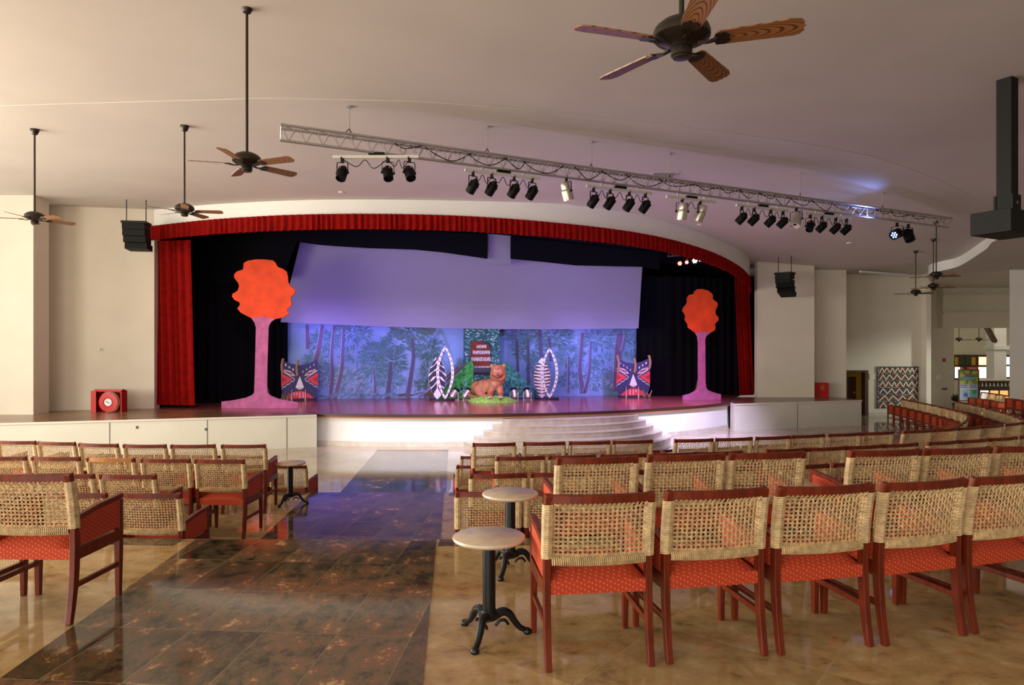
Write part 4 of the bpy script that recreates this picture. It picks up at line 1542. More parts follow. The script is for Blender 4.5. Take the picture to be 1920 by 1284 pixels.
FANS = [(463, 308, 8.08, -21, 1.0, 'dark-bladed ceiling fan hanging left of the lighting truss'),
        (65, 411, 12.5, -21, 1.0, 'small-looking ceiling fan in front of the far left wall'),
        (346, 396, 12.3, 8, 1.0, 'ceiling fan hanging before the left end of the red valance'),
        (1278, 80, 3.97, -19, 1.0, 'large ceiling fan close overhead with oak-grained blades'),
        (1717, 550, 21.4, 5, .9, 'lowest of the three far ceiling fans before the tapestry wall'),
        (1750, 539, 20.06, -10, .9, 'middle one of the three far fans, thinner rod'),
        (1755.5, 518, 18.5, -5, .95, 'upper of the three far fans, rod rising behind the truss end')]
fan0 = make_fan(FANS[0][5])
remember(fan0)
for i, (px, py, Y, ph, sc_, lab) in enumerate(FANS):
    p = at(px, py, Y)
    t = fan0 if i == 0 else dup(fan0, p, math.radians(ph), lab)
    t.location = p
    t.rotation_euler = (0, 0, math.radians(ph))
    t.scale = (sc_,) * 3
    top = (5.66 if Y < 10 else zc(p.x, p.y)) - p.z
    b = MB()
    b.tube([(0, 0, .13), (0, 0, top / sc_ - .04)], .016, 'bronze', 10)
    b.build('downrod', t, smooth=True)
    b = MB()
    b.lathe([(.025, -.1), (.045, -.095), (.06, -.06), (.075, -.03), (.075, 0)], 'bronze', 18, (0, 0, top / sc_))
    b.build('ceiling_canopy', t, smooth=True)

# projector lift: square column with a box below
p = at(1886, 152, 10.2)
t = thing('projector_column', 'black square ceiling column carrying a black box, far right', 'projector mount', (p.x + .02, 10.2, 3.25), .5)
b = MB()
b.box((-.1, -.1, .4), (.1, .1, 5.66 - 3.25), 'matt_black')
b.build('column', t)
b = MB()
b.box((-.16, -.16, 5.64 - 3.25), (.16, .16, 5.66 - 3.25), 'matt_black')
b.build('ceiling_plate', t)
b = MB()
b.box((-.42, -.25, 0.03), (.42, .3, .36), 'matt_black')
b.build('box', t, bevel=.006)
b = MB()
b.box((-.115, -.13, .3), (.115, -.1, .62), 'matt_black')
b.box((-.115, .1, .3), (.115, .13, .62), 'matt_black')
b.lathe([(.018, 0), (.018, .01)], 'alu', 8, M4=Matrix.Translation((0, -.13, .5)) @ Matrix.Rotation(PI / 2, 4, 'X'))
b.build('bracket', t)


# line array loudspeakers
def speakers(label, loc, rz, n, curve, w=.56):
    t = thing('loudspeaker_array', label, 'loudspeaker', loc, rz)
    b = MB()
    b.box((-w / 2 - .03, -.2, -.06), (w / 2 + .03, .25, 0), 'matt_black')
    b.build('frame_bar', t)
    h = .17
    for k in range(n):
        a = curve * k
        T = Matrix.Translation((0, .02 * k * k * (1 if curve else 0) * 1.0, -.06 - h * (k + .5))) @ Matrix.Rotation(-a, 4, 'X')
        b = MB()
        b.box((-w / 2, -.2, -h / 2 + .006), (w / 2, .22, h / 2 - .006), 'black', T)
        c = b.build('cabinet', t)
        b = MB()
        b.box((-.05, -.205, -.02), (.05, -.2, .02), 'alu', T @ Matrix.Scale(.5, 4))
        b.build('badge', c)
    for x in (-w * .46, w * .42):
        b = MB()
        b.tube([(x, .05, 0), (x, .05, zc(loc[0], loc[1]) - loc[2])], .012, 'matt_black', 6)
        b.build('suspension_cable', t)
    return t


p = at(255, 416, 18.4)
speakers('black loudspeaker array hanging beside the left end of the red valance', p, .15, 4, .02)
p = at(1471, 511, 23.2)
speakers('small curved black loudspeaker array hanging before the right stage wall', p, -.75, 4, .14, .5)

# fire hose reel and cabinet
p = at(205, 771, 18.7)
t = thing('fire_hose_reel', 'red fire hose reel in open cabinet on the left side platform', 'fire hose', (p.x, 18.7, ST), .0)
b = MB()
b.box((-.41, -.14, 0), (-.39, .14, .58), 'red')
b.box((.39, -.14, 0), (.41, .14, .58), 'red')
b.box((-.41, -.14, .56), (.41, .14, .58), 'red')
b.box((-.41, .12, 0), (.41, .14, .58), 'red')
b.box((-.41, -.16, 0), (-.27, -.14, .58), 'red')
b.build('cabinet', t)
b = MB()
b.box((-.41, .0, .58), (.35, .14, .61), 'red')
b.build('lid', t)
b = MB()
T = Matrix.Translation((.06, -.06, .27)) @ Matrix.Rotation(PI / 2, 4, 'X')
b.lathe([(.02, -.06), (.26, -.06), (.26, -.04), (.1, -.03), (.1, .06), (.26, .07), (.26, .09), (.14, .095), (.13, .08), (.02, .08)], 'red', 32, M4=T)
rl = b.build('reel', t, smooth=True)
b = MB()
b.lathe([(.1, .08), (.1, .105), (.0, .106)], 'label_white', 24, M4=T)
b.box((-.06, -.008, .106), (.05, .008, .108), 'ink', T @ Matrix.Rotation(-.4, 4, 'Z'))
b.box((-.06, .02, .106), (-.02, .03, .108), 'scarlet', T)
b.build('hub_label', rl)
b = MB()
M['hose'] = mat('pale hose', (.5, .4, .28), .6)
b.tube([(.06 + .27 * math.cos(a), -.1, .27 + .27 * math.sin(a)) for a in [i * PI / 14 - .5 for i in range(16)]], .012, 'hose', 6)
b.tube(spline([(.3, -.1, .15), (.25, -.15, .05), (.2, -.3, .015), (.18, -.42, .015)], 5), .012, 'hose', 6)
b.build('hose', t)
p = at(1542, 746, 24.3)
t = thing('fire_cabinet', 'closed red fire cabinet on the wall behind the right side platform', 'fire hose', (p.x, 24.55, ST))
b = MB()
b.box((-.27, -.16, .0), (.27, .18, .5), 'red')
b.build('cabinet', t, bevel=.01)
b = MB()
b.box((-.03, -.165, .25), (.1, -.16, .42), 'brass')
b.build('notice', t)

# small wall fittings
for px, py, Y, w, h_, lab, m in ((186, 655, 19.35, .05, .05, 'small white socket on the recessed left wall', 'label_white'), (1760, 706, 28.98, .22, .24, 'white box on the pier left of the bar opening', 'label_white'), (1782, 698, 28.98, .16, .12, 'pale card sign at the edge of the bar opening', 'label_white'), (1770, 675, 28.98, .1, .14, 'red fire alarm on the pier left of the bar opening', 'red'), (1771, 729, 28.98, .2, .08, 'grey double socket low on the pier', 'seam'), (1635, 706, 26.18, .22, .22, 'pale square notice between doorway and tapestry', 'wall')):
    q = at(px, py, Y)
    b = MB()
    b.box((-w / 2, -.03, -h_ / 2), (w / 2, .03, h_ / 2), m)
    tag(b.build('wall_plate' if m == 'label_white' else ('fire_alarm' if m == 'red' else 'wall_notice'), loc=q, bevel=.004), lab, 'wall fitting')
q0, q1 = at(1613, 509, 24.6), at(1702, 516, 25.6)
b = MB()
b.beam([q0, q1], .1, .07, 'white', Vector((0, 1, 0)))
tag(b.build('strip_light'), 'long white strip fitting high on the wall above the doorway', 'light fitting')
for px, py in ((1592, 455), (1858, 500), (1312, 421), (640, 360)):
    z = 4.3
    Y = 20.0
    for _ in range(30):
        q = at(px, py, Y)
        z = 4.2 if px > 1800 else zc(q.x, q.y)
        Y = .5 * Y + .5 * (z - EYE) * F / (HY - py)
    q = at(px, py, Y)
    b = MB()
    b.lathe([(.07, -.015), (.08, 0), (.08, .01)], 'paint_white', 14)
    tag(b.build('ceiling_downlight', loc=(q.x, q.y, z - .005)), 'tiny white downlight in the ceiling ' + {1592: 'above the strip fitting', 1858: 'beyond the curved bulkhead', 1312: 'above the right end of the red valance', 640: 'left of the askew lamp bar'}[px], 'light fitting')

q = at(1243, 324, 15.8)
b = MB()
b.box((-.3, -.3, -.012), (.3, .3, .0), 'ceiling')
for k in range(5):
    b.box((-.26, -.24 + .1 * k, -.018), (.26, -.2 + .1 * k, -.012), 'seam')
tag(b.build('ceiling_vent', loc=(q.x, q.y, zc(q.x, q.y) - .004)), 'faint square ceiling vent behind the middle of the lighting truss', 'vent')
# tapestry
x0, x1, zt_, zb_ = 13.98, 15.58, .88, -.72
t = thing('tapestry', 'patchwork tapestry of white zigzags on dark cloth, on the wall right of the doorway', 'tapestry', (x0, 26.15, zb_))
Wt, Ht = x1 - x0, zt_ - zb_
b = MB()
b.box((0, 0, 0), (Wt, .02, Ht), 'ink')
b.build('cloth', t)
TCOL = [mat('tapestry ' + n, c, .9) for n, c in (('brown', (.14, .06, .03)), ('olive', (.13, .09, .03)), ('red', (.2, .04, .025)), ('blue', (.03, .06, .13)), ('plum', (.1, .03, .05)))]
b = MB()
nr = 6
for r in range(nr):
    z0 = Ht * (1 - (r + 1) / nr) + .03
    h_ = Ht / nr - .07
    n = (7, 5, 6, 5, 4, 5)[r]
    xs_ = [.1]
    while xs_[-1] < Wt - .1:
        xs_.append(min(Wt - .06, xs_[-1] + (Wt - .2) / n / 2 * rn.uniform(.75, 1.25)))
    for i in range(len(xs_) - 1):
        xa, xb = xs_[i], xs_[i + 1]
        za, zb = (z0, z0 + h_) if i % 2 == 0 else (z0 + h_, z0)
        b.card([(xa, z0), (xb, z0), (xb, zb), (xa, za)], -.003, 0, TCOL[(r + i) % 5 if r == 3 else (i + r) % 3])
        b.card([(xa, za), (xb, zb), (xb, z0 + h_), (xa, z0 + h_)], -.003, 0, TCOL[(i * 2 + r + 1) % 5 if r == 3 else (i + r + 1) % 3])
        stroke(b, xa, za, xb, zb, .035, 'paint_white', -.006)
    for k in range(60):
        x = rn.uniform(.08, Wt - .06)
        z = z0 - .03 + rn.uniform(-.015, .015)
        stroke(b, x, z, x + .03, z + rn.uniform(-.02, .02), .012, 'paint_white', -.006)
for s in (0.02, Wt - .05):
    for k in range(90):
        z = rn.uniform(.02, Ht - .02)
        x = s + rn.uniform(0, .05)
        stroke(b, x, z, x + .02, z + rn.uniform(-.015, .015), .012, 'paint_white', -.004)
b.build('pattern', t)

# ------------------------------------------------------------------ bar room beyond the opening
M['bright'] = mat('daylit window', (.9, .9, .9), .5, emit=(1, .97, .9), estr=1.5)
M['amber'] = mat('lit bar shelf', (.6, .3, .1), .6, emit=(1, .5, .15), estr=.9)
M['bar_wall'] = mat('cream wall', (.62, .58, .46), .8)
M['foliage'] = mat('dark foliage', (.05, .06, .03), .8, var=.5, scale=10)
b = MB()
b.box((18.9, 38, -1), (32, 38.2, 6), 'bar_wall')
b.build('wall_bar_back', kind='structure')
b = MB()
b.grid([[(18, 29, 5.2), (32, 29, 5.2)], [(18, 40, 5.2), (32, 40, 5.2)]], 'ceiling')
b.build('ceiling_bar', kind='structure')
b = MB()
b.box((31.9, 26, -1), (32, 40, 6), 'bar_wall')
b.box((24, 21.5, -1), (24.2, 29, 6), 'bar_wall')
b.build('wall_bar_side', kind='structure')
b = MB()
b.prism([(24, 21.5), (24, 40), (33, 40), (33, 21.5)], -1.3, L2, 'pale')
b.build('floor_bar', kind='structure')


def bar_window(i, xa, xb, za, zb, mull, fill):
    w = bpy.data.objects.new('window_%d' % i, None)
    w.location = (xa, 37.95, za)
    w['kind'] = 'structure'
    COL.objects.link(w)
    W_, H_ = xb - xa, zb - za
    b = MB()
    b.box((0, -.06, H_ - .12), (W_, 0, H_), 'door_wood')
    b.box((0, -.06, 0), (W_, 0, .1), 'door_wood')
    for x in [0, W_ - .12] + [W_ * m_ for m_ in mull]:
        b.box((x, -.07, 0), (x + .12, 0, H_), 'door_wood')
    b.box((0, -.065, H_ * .52), (W_, 0, H_ * .52 + .1), 'door_wood')
    b.build('frame', w)
    b = MB()
    for x_, x2, z_, z2, m_ in fill:
        b.box((W_ * x_, -.03, H_ * z_), (W_ * x2, -.01, H_ * z2), m_)
    b.build('pane', w)


X38 = lambda px: (px - CX) / F * 37.9
Z38 = lambda py: EYE + (HY - py) / F * 37.9
bar_window(1, X38(1786), X38(1857), Z38(712), Z38(665), (.3, .62), ((0, .3, .54, 1, 'yellow_wall'), (.3, .62, .54, 1, 'yellow_wall'), (.62, 1, .54, 1, 'yellow_wall'), (.7, .95, .56, .95, 'bright'), (0, .2, 0, .5, 'bright'), (.2, .6, 0, .5, 'yellow_wall'), (.6, 1, 0, .5, 'bright')))
bar_window(2, X38(1873), X38(1912), Z38(710), Z38(665), (.22,), ((0, .3, 0, .5, 'yellow_wall'), (.22, 1, .5, 1, 'bright'), (.3, 1, 0, .5, 'bright')))
pz = at(1803, 675, 37.7)
for px, lab in ((1804, 'dark patterned panel left in the bar window'), (1816, 'dark patterned panel right in the bar window')):
    q = at(px, 676, 37.8)
    b = MB()
    b.box((-.16, 0, -.25), (.16, .03, .25), 'foliage')
    tag(b.build('window_panel', loc=q), lab, 'panel')
b = MB()
q = at(1868, 690, 36.0)
b.box((q.x - .32, 35.7, -1), (q.x + .32, 36.3, 5.2), 'white')
b.box((q.x - .4, 35.6, EYE + 4 / F * 36 * 1.0 - .2), (q.x + .4, 36.4, EYE + 4 / F * 36), 'white')
b.build('pillar_bar', kind='structure')
qa, qb = at(1851, 612, 34.5), at(1865, 640, 35.4)
b = MB()
b.beam([qa + Vector((-.1, 0, .1)), qb], .22, .16, 'door_wood', Vector((0, 1, 0)))
b.beam([qa + Vector((-.8, 0, .12)), qa + Vector((1.2, 0, .12))], .2, .16, 'door_wood', Vector((0, 1, 0)))
b.build('beam_bar_brace', kind='structure')
q = at(1835, 709, 33.5)
t = thing('bar_counter', 'lit bar counter with pale ledge beyond the opening', 'bar counter', (q.x, 33.5, L2))
b = MB()
b.box((0, -.1, .98), (4.5, .5, 1.06), 'step')
b.build('counter_top', t)
b = MB()
b.box((0, .05, 0), (4.5, .4, .98), 'door_wood')
b.build('counter_body', t)
b = MB()
for k in range(9):
    b.box((.12 + .48 * k, .03, .1 + .0), (.5 + .48 * k, .05, .5), 'amber' if k % 3 else 'bright')
b.build('lit_panels', t)
b = MB()
for k in range(46):
    b.lathe([(.045, 0), (.05, .02), (.03, .1), (.02, .17)], 'paint_white' if k % 2 else 'foliage', 8, (.08 + .095 * k, -.0, .72))
b.box((0, -.06, .69), (4.5, .05, .72), 'seam')
b.build('glass_rack', t)
q = at(1823, 691, 37.83)
b = MB()
b.box((-.3, 0, -.1), (.3, .05, .1), 'scarlet')
for z in (-.03, .03):
    b.box((-.2, -.004, z - .012), (.2, 0, z + .012), 'pale_pink')
tag(b.build('bar_sign', loc=q), 'small red sign with two pale lines above the poster stand', 'sign')
# poster stand
q = at(1816, 758, 27.9)
t = thing('poster_stand', 'dark-framed colourful poster stand beside the bar opening', 'poster stand', (q.x, 27.9, L2), -.05)
b = MB()
for x in (-.4, .36):
    b.box((x, -.03, .02), (x + .045, .03, 1.72), 'door_wood')
b.box((-.4, -.03, 1.67), (.405, .03, 1.72), 'door_wood')
b.box((-.4, -.03, .42), (.405, .03, .47), 'door_wood')
b.box((-.45, -.2, 0), (.45, .2, .03), 'door_wood')
b.build('frame', t)
PC = {n: mat('poster ' + n, c, .5) for n, c in dict(green=(.12, .3, .05), yellow=(.55, .5, .05), teal=(.03, .2, .2), sky=(.35, .5, .75), pale=(.6, .62, .78), blue=(.08, .12, .45), aqua=(.1, .5, .55), red=(.5, .05, .08)).items()}
b = MB()
b.box((-.36, -.012, .47), (.36, .0, 1.67), PC['pale'])
b.box((-.36, -.016, 1.12), (.36, -.012, 1.67), PC['yellow'])
ctr = (0, 1.4)
for k in range(10):
    a = 2 * PI * k / 10
    b.add([(ctr[0], -.017, ctr[1])] + [(max(-.36, min(.36, ctr[0] + .6 * math.cos(a + d))), -.017, max(1.13, min(1.67, ctr[1] + .6 * math.sin(a + d)))) for d in (0, .28)], [(0, 1, 2)], PC['green'])
b.box((-.22, -.02, 1.33), (.22, -.017, 1.43), PC['teal'])
b.box((-.27, -.02, 1.27), (.27, -.018, 1.34), PC['teal'])
for k, (x, m_) in enumerate(((-.16, 'red'), (-.07, 'blue'), (.02, 'blue'), (.11, 'red'))):
    b.box((x, -.024, 1.44), (x + .06, -.017, 1.56 - .02 * (k % 2)), PC[m_])
for k in range(7):
    b.box((-.22 + .065 * k, -.024, 1.29), (-.18 + .065 * k, -.02, 1.4), PC['sky'])
for x0_ in (-.33, .05):
    for z in (1.05, .97):
        for k in range(5):
            b.box((x0_ + .055 * k, -.016, z), (x0_ + .04 + .055 * k, -.012, z + .045), PC['blue'])
b.box((-.3, -.016, .5), (-.02, -.012, .88), PC['sky'])
b.box((.04, -.016, .5), (.33, -.012, .9), PC['aqua'])
b.lathe([(.08, 0), (.08, .004)], PC['green'], 16, M4=Matrix.Translation((.22, -.016, .8)) @ Matrix.Rotation(PI / 2, 4, 'X'))
b.lathe([(.09, 0), (.09, .004)], PC['blue'], 16, M4=Matrix.Translation((-.12, -.016, .68)) @ Matrix.Rotation(PI / 2, 4, 'X'))
b.build('poster', t)
q = at(1793.5, 758, 28.5)
t = thing('planter', 'small pot of dark leaves left of the poster stand', 'plant', (q.x, 28.5, L2))
b = MB()
b.lathe([(.12, 0), (.17, .3), (.15, .3)], 'rust2', 14)
b.build('pot', t)
b = MB()
for k in range(70):
    a, e = rn.uniform(0, 2 * PI), rn.uniform(.5, 1.4)
    d_ = Vector((math.cos(a) * math.cos(e), math.sin(a) * math.cos(e), math.sin(e)))
    l = rn.uniform(.2, .42)
    s_ = d_.cross(Vector((0, 0, 1))).normalized() * .03
    p0 = Vector((0, 0, .3)) + d_ * .05
    b.add([p0, p0 + d_ * l * .6 + s_, p0 + d_ * l, p0 + d_ * l * .6 - s_], [(0, 1, 2, 3)], 'foliage')
b.build('leaves', t)
for px, lab in ((1798, 'distant bar-room fan, left one'), (1835.5, 'distant bar-room fan, right one')):
    q = at(px, 637, 34.0)
    t = dup(fan0, q, .3 if px < 1800 else 0, lab, scale=.9)
    b = MB()
    b.tube([(0, 0, .13), (0, 0, (5.2 - q.z) / .9)], .016, 'bronze', 8)
    b.build('downrod', t)
light('bar_room_fill', 'AREA', (24, 33, 5.0), (24, 34, 0), 260, (1, .9, .7), shape='RECTANGLE', size=8, size_y=5)  # area lamp added under the bar ceiling to brighten the room
light('tapestry_wall_daylight', 'SPOT', (21.5, 21.5, .9), (15.6, 27, -1.0), 1100, (.95, 1, .88), spot_size=.85, spot_blend=.5, shadow_soft_size=.4)


# ------------------------------------------------------------------ armchairs
def py_(z):                                    # sabre line of the rear post
    return .055 * (1 - ((z - .43) / .44) ** 2)


PXW = .262


def make_chair(label, rail='wood', near=True):
    t = thing('cane_armchair', label, 'chair')
    zs = [0, .1, .2, .3, .38, .46, .56, .66, .76, .83, .875]
    for s in (-1, 1):
        b = MB()
        b.beam([(s * PXW, py_(z), z) for z in zs], .034, [.034, .04, .045, .05, .052, .05, .046, .044, .042, .04, .04], 'wood')
        b.build('rear_leg', t, bevel=.004)
        b = MB()
        fx = s * .264
        b.beam([(fx, .475, 0), (fx, .475, .3), (fx, .475, .625)], [.03, .038, .038], [.03, .042, .042], 'wood')
        b.build('front_leg', t, bevel=.004)
        b = MB()
        b.beam([(s * .264, .03, .6), (s * .264, .25, .63), (s * .264, .5, .645)], .038, .03, 'wood')
        b.build('arm_rest', t, bevel=.005)
        b = MB()
        b.add([(s * .266 + dx, .07, .44) for dx in (-.012, .012)] + [(s * .266 + dx, .46, .45) for dx in (-.012, .012)] + [(s * .266 + dx, .46, .63) for dx in (-.012, .012)] + [(s * .266 + dx, .06, .6) for dx in (-.012, .012)], [(0, 2, 4, 6), (1, 7, 5, 3), (0, 1, 3, 2), (2, 3, 5, 4), (4, 5, 7, 6), (6, 7, 1, 0)], 'orange')
        b.build('arm_panel', t)
        b = MB()
        b.beam([(s * .265, .06, .395), (s * .27, .46, .4)], .03, .07, 'wood')
        b.build('side_rail', t)
        b = MB()
        b.beam([(s * .262, .045, .21), (s * .264, .46, .21)], .02, .03, 'wood')
        b.build('stretcher', t)
        # cane wound round the post
        b = MB()
        n = 31
        H = []
        for i in range(n * 8 + 1):
            u = i / (n * 8)
            z = .545 + .28 * u
            a = 2 * PI * n * u
            H.append((s * PXW + .027 * math.cos(a), py_(z) + .029 * math.sin(a), z))
        b.tube(H, .0046, 'cane', 4, caps=False)
        b.build('post_wrapping', t)
    b = MB()
    n = 10
    rail_pts = [(PXW * (2 * i / n - 1) * 1.0, py_(.852) - .034 * (1 - (2 * i / n - 1) ** 2), .852) for i in range(n + 1)]
    b.beam(rail_pts, .046, .03, rail, Vector((0, 0, 1)))
    b.build('top_rail', t, bevel=.005)
    b = MB()
    b.beam([(-.26, .46, .39), (.26, .46, .39)], .025, .06, 'wood', Vector((0, 1, 0)))
    b.build('front_rail', t)
    # seat cushion
    b = MB()
    R = []
    nx, ny = 10, 9
    W_, Y0, Y1 = .244, .035, .47
    for j in range(ny + 1):
        v = j / ny
        row = []
        for i in range(nx + 1):
            u = 2 * i / nx - 1
            k = (1 - abs(u) ** 4) * (1 - abs(2 * v - 1) ** 5)
            row.append((W_ * u * (1 + .03 * v), Y0 + (Y1 - Y0) * v, .43 + .06 * k ** .6))
        R.append(row)
    b.grid(R, 'orange')
    edge = R[0] + [r[-1] for r in R[1:]] + R[-1][::-1][1:] + [r[0] for r in R[::-1]][1:-1]
    b.grid([[(x, y, .365) for x, y, z in edge], edge], 'orange', True)
    b.add([(-W_, Y0, .365), (W_, Y0, .365), (W_, Y1, .365), (-W_, Y1, .365)], [(3, 2, 1, 0)], 'seam')
    b.build('seat', t, smooth=True)
    # woven back
    b = MB()
    zl, zh = .555, .826
    surf = lambda x, z: py_(z) - .034 * (1 - (x / PXW) ** 2)
    nv, nh = 20, 12
    X = [-.232 + .464 * i / (nv - 1) for i in range(nv)]
    Z = [zl + .012 + (zh - zl - .03) * j / (nh - 1) for j in range(nh)]
    for i, x in enumerate(X):
        for dx in (-.0031, .0031):
            P = [(x + dx, surf(x, zl), zl - .01)]
            for j, z in enumerate(Z):
                w = .0042 * (1 if (i + j) % 2 else -1)
                P.append((x + dx, surf(x, z) + w, z))
            P.append((x + dx, surf(x, zh) - .022, zh + .004))
            P.append((x + dx, surf(x, zh) - .017, zh + .012))
            b.tube(P, .0023, 'cane', 4, flat=1.0, caps=False)
    for j, z in enumerate(Z):
        for dz in (-.0028, .0028):
            P = [(-PXW + .02, surf(-PXW + .02, z), z + dz)]
            for i, x in enumerate(X):
                w = .0042 * (-1 if (i + j) % 2 else 1)
                P.append((x, surf(x, z) + w, z + dz + .002 * math.sin(i * 2.3 + j)))
            P.append((PXW - .02, surf(PXW - .02, z), z + dz))
            b.tube(P, .0023, 'cane', 4, flat=1.0, caps=False)
    b.build('woven_back', t)
    b = MB()
    n = 46
    H = []
    for i in range(n * 8 + 1):
        u = i / (n * 8)
        x = -.243 + .486 * u
        a = 2 * PI * n * u
        H.append((x, surf(x, .535) + .021 * math.cos(a), .535 + .025 * math.sin(a)))
    b.tube(H, .0045, 'cane', 4, caps=False)
    b.build('lower_wrapping', t)
    b = MB()
    b.beam([(x_, surf(x_, .535), .535) for x_ in [-.25 + .05 * i for i in range(11)]], .03, .024, 'wood', Vector((0, 0, 1)))
    b.build('lower_rail', t)
    return t


G = 'cane-backed armchairs facing the stage'
chair0 = make_chair('source')
chairL = make_chair('source light', 'wood_light')
remember(chair0)
used = {'wood': False, 'wood_light': False}


def put_chair(x, y, th, z, label, light_rail=False):
    k = 'wood_light' if light_rail else 'wood'
    src = chairL if light_rail else chair0
    dy = py_(.852)
    loc = (x + math.sin(th) * dy, y - math.cos(th) * dy, z)
    if not used[k]:
        used[k] = True
        src.location = loc
        src.rotation_euler = (0, 0, th)
        src['label'] = label
        src['group'] = G
        return src
    return dup(src, loc, th, label, G)


jit = random.Random(5)


def row_by_x(curve, xs_, z, lab, dth=0.0, light_at=None, start=1):
    f = lerp_curve(curve)
    for i, x in enumerate(xs_):
        y = f(x)
        th = math.atan2(f(x + .3) - f(x - .3), .6) + dth + jit.uniform(-.015, .015)
        li = light_at == i
        s = 'orange-seated cane armchair, %s from the aisle in %s' % (ORD[start + i], lab)
        if li:
            s = 'cane armchair with honey-coloured top rail, %s from the aisle in %s' % (ORD[start + i], lab)
        put_chair(x, y, th, z, s, li)


# right of the aisle, from the camera forward
row_by_x([(-.3, 3.36), (.44, 3.40), (1.06, 3.51), (1.66, 3.61), (2.26, 3.73), (2.83, 3.9), (3.6, 4.15)], [.44, 1.055, 1.66, 2.26, 2.84, 3.43], L0, 'the nearest right row')
row_by_x([(0, 4.47), (.57, 4.545), (1.19, 4.665), (1.77, 4.745), (2.65, 4.86), (3.22, 4.95), (3.79, 5.06)], [.57, 1.19, 1.775, 2.66, 3.24, 3.83], L0, 'the second right row')
row_by_x([(-.6, 5.81), (-.2, 5.84), (1, 5.95), (2.4, 6.2), (3.4, 6.5), (4.5, 6.9)], [-.2, .39, .98, 1.57, 2.16, 2.75, 3.34, 3.93, 4.52], L1, 'the third right row')
row_by_x([(-.7, 6.61), (-.41, 6.64), (.16, 6.69), (1.6, 6.9), (3.38, 7.24), (5.0, 7.75), (6, 8.1)], [-.13, .46, 1.05, 1.64, 2.23, 3.08, 3.67, 4.26, 4.83, 5.4], L1, 'the fourth right row')
CC = [(-.5, 7.66), (-.17, 7.68), (.94, 7.84), (1.65, 7.95), (2.7, 8.12), (3.6, 8.37), (4.15, 8.5), (5.15, 8.8), (5.9, 9.05), (6.85, 9.4), (7.6, 9.75)]
row_by_x(CC, [.1, .69, 1.29, 1.91, 2.47, 3.33, 3.89, 4.44, 4.98, 5.67, 6.2, 6.73, 7.3], L1, 'the fifth right row')
CD = [(-.7, 8.76), (-.5, 8.77), (1.3, 9.0), (2.5, 9.2), (3.5, 9.42), (4.3, 9.68), (5.3, 9.95), (6.25, 10.25), (7.1, 10.6), (7.9, 11.0), (8.7, 11.45), (9.5, 11.95)]
row_by_x(CD, [-.23, .42, 1.02, 1.6, 2.45, 3.03, 3.62, 4.18, 4.78, 5.34, 6.05, 6.6, 7.13, 7.65, 8.2, 8.7], L1, 'the sixth right row')


def walk(pts, n0, step, z, lab, skip=None, first=None):
    P = spline(pts, 24)
    d = [0]
    for i in range(1, len(P)):
        d.append(d[-1] + (P[i] - P[i - 1]).length)
    X = [p.x for p in P]
    Yv = [p.y for p in P]
    s = first if first is not None else step / 2
    k = 0
    while s < d[-1] - step * .4:
        x, y = float(np.interp(s, d, X)), float(np.interp(s, d, Yv))
        if not (skip and skip(x, y)):
            k += 1
            a, c = s - .25, s + .25
            th = math.atan2(np.interp(c, d, Yv) - np.interp(a, d, Yv), np.interp(c, d, X) - np.interp(a, d, X))
            put_chair(x, y, float(th) + jit.uniform(-.02, .02), z, 'orange-seated cane armchair, %s from the aisle in %s' % (ORD[k], lab))
        s += step
    return k


RE = [(-.85, 10.0), (.9, 10.3), (2.6, 10.7), (4.5, 11.15), (6.5, 11.75), (8.2, 12.5), (10, 13.6), (11.65, 15.3), (12.95, 17.75), (13.6, 19.5), (14.05, 20.7), (14.4, 22.3)]
RF = [(-.85, 10.85), (.9, 11.2), (2.6, 11.58), (4.2, 12.05), (5.7, 12.6), (7.3, 13.3), (9.3, 14.6), (10.9, 16.4), (12.0, 18.1), (12.6, 20.0), (13.0, 21.9), (13.35, 23.6)]
walk(RE, 0, .625, L2, 'the seventh right row')
walk(RF, 0, .625, L2, 'the eighth right row', skip=lambda x, y: 7.5 < x < 9.7)
walk([(17.9, 24.4), (18.1, 25.3), (18.3, 26.1), (18.5, 27.3)], 0, .62, L2, 'the row before the bar opening')
walk([(14.25, 18.3), (14.75, 19.9)], 0, .62, L1, 'the short row before the white pillar', first=.31)

# left of the aisle
LB = 'the nearest left row'
row_by_x([(-5, 3.97), (-2.82, 3.95), (-2, 3.95)], [-2.82, -3.44], L0, LB, -.03)
row_by_x([(-6, 5.9), (-3.7, 5.78), (-3, 5.77)], [-3.07, -3.7, -4.32], L1, 'the second left row', -.02)
row_by_x([(-6, 6.72), (-3.4, 6.6)], [-3.72, -4.34, -4.96], L1, 'the third left row', .01)
row_by_x([(-6, 7.72), (-5, 7.68), (-4.4, 7.6), (-3.2, 7.5)], [-3.21, -3.83, -4.47, -5.13, -5.76], L1, 'the fourth left row', .04, light_at=2)
row_by_x([(-7, 9.05), (-6.5, 9.0), (-5.9, 8.9), (-5.3, 8.74), (-4.6, 8.65), (-3.4, 8.65)], [-3.4, -4.04, -4.66, -5.3, -5.94, -6.54], L1, 'the fifth left row', .04)
row_by_x([(-6, 10.25), (-3.2, 10.02)], [-3.29, -3.9, -4.51, -5.12, -5.73], L2, 'the sixth left row', .03)
row_by_x([(-7, 11.1), (-4, 10.9)], [-4.25, -4.86, -5.47, -6.08, -6.69], L2, 'the seventh left row', .03)


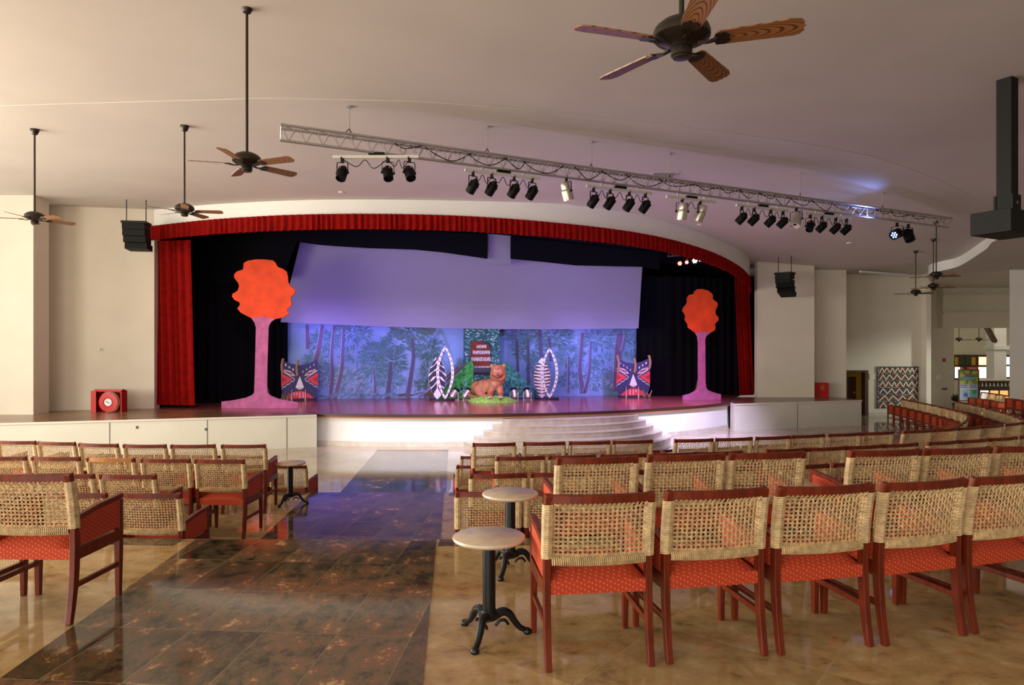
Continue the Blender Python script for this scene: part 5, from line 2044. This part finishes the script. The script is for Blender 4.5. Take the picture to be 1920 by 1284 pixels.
# ------------------------------------------------------------------ side tables
def make_table(label):
    t = thing('bistro_table', label, 'side table', (0, 0, 0), 0, 'round marble-topped side tables')
    b = MB()
    b.lathe([(.0, .535), (.19, .535), (.198, .54), (.203, .549), (.2, .558), (.193, .562), (0, .562)], 'marble', 40)
    b.build('table_top', t, smooth=True)
    b = MB()
    b.lathe([(.036, .12), (.036, .53), (.06, .533), (.06, .536)], 'iron', 20)
    b.build('column', t, smooth=True)
    b = MB()
    b.lathe([(.02, .09), (.045, .1), (.055, .115), (.058, .13), (.045, .14), (.04, .15)], 'iron', 20)
    b.build('collar', t, smooth=True)
    for k in range(3):
        a = 2 * PI * k / 3
        P = spline([(.03, 0, .115), (.075, 0, .135), (.115, 0, .12), (.145, 0, .075), (.175, 0, .04), (.215, 0, .018)], 5)
        n = len(P)
        b = MB()
        b.tube(P, [.026 - .012 * i / n for i in range(n)], 'iron', 8)
        for q in (-1, 1):
            b.tube([(p.x, q * (.018 - .008 * i / n), p.z + .006) for i, p in enumerate(P[:20])], .006, 'iron', 5)
        P2 = spline([(.035, 0, .06), (.06, 0, .085), (.09, 0, .085), (.11, 0, .06)], 4)
        b.tube(P2, .009, 'iron', 6)
        lg = b.build('leg', t, smooth=True, rot=(0, 0, a))
        b = MB()
        b.lathe([(.02, 0), (.024, .008), (.022, .022), (.012, .032), (.002, .036)], 'iron', 12, (.218, 0, 0))
        b.build('foot', lg, smooth=True)
    return t


TB = [((-.127, 3.78, L0), 4.6 - .2, 'marble-topped round side table nearest the aisle, beside the closest armchair'), ((-.012, 4.9, L0), 4.4, 'marble-topped round side table standing behind the nearest one'), ((2.19, 5.28, L0), .9, 'marble-topped side table half hidden in the gap of the second right row'), ((-2.98, 9.18, L1), .12, 'marble-topped side table left of the aisle on the middle level')]
tb0 = make_table(TB[0][2])
remember(tb0)
for i, (l, r, lab) in enumerate(TB):
    if i == 0:
        tb0.location = l
        tb0.rotation_euler = (0, 0, r)
    else:
        dup(tb0, l, r, lab)
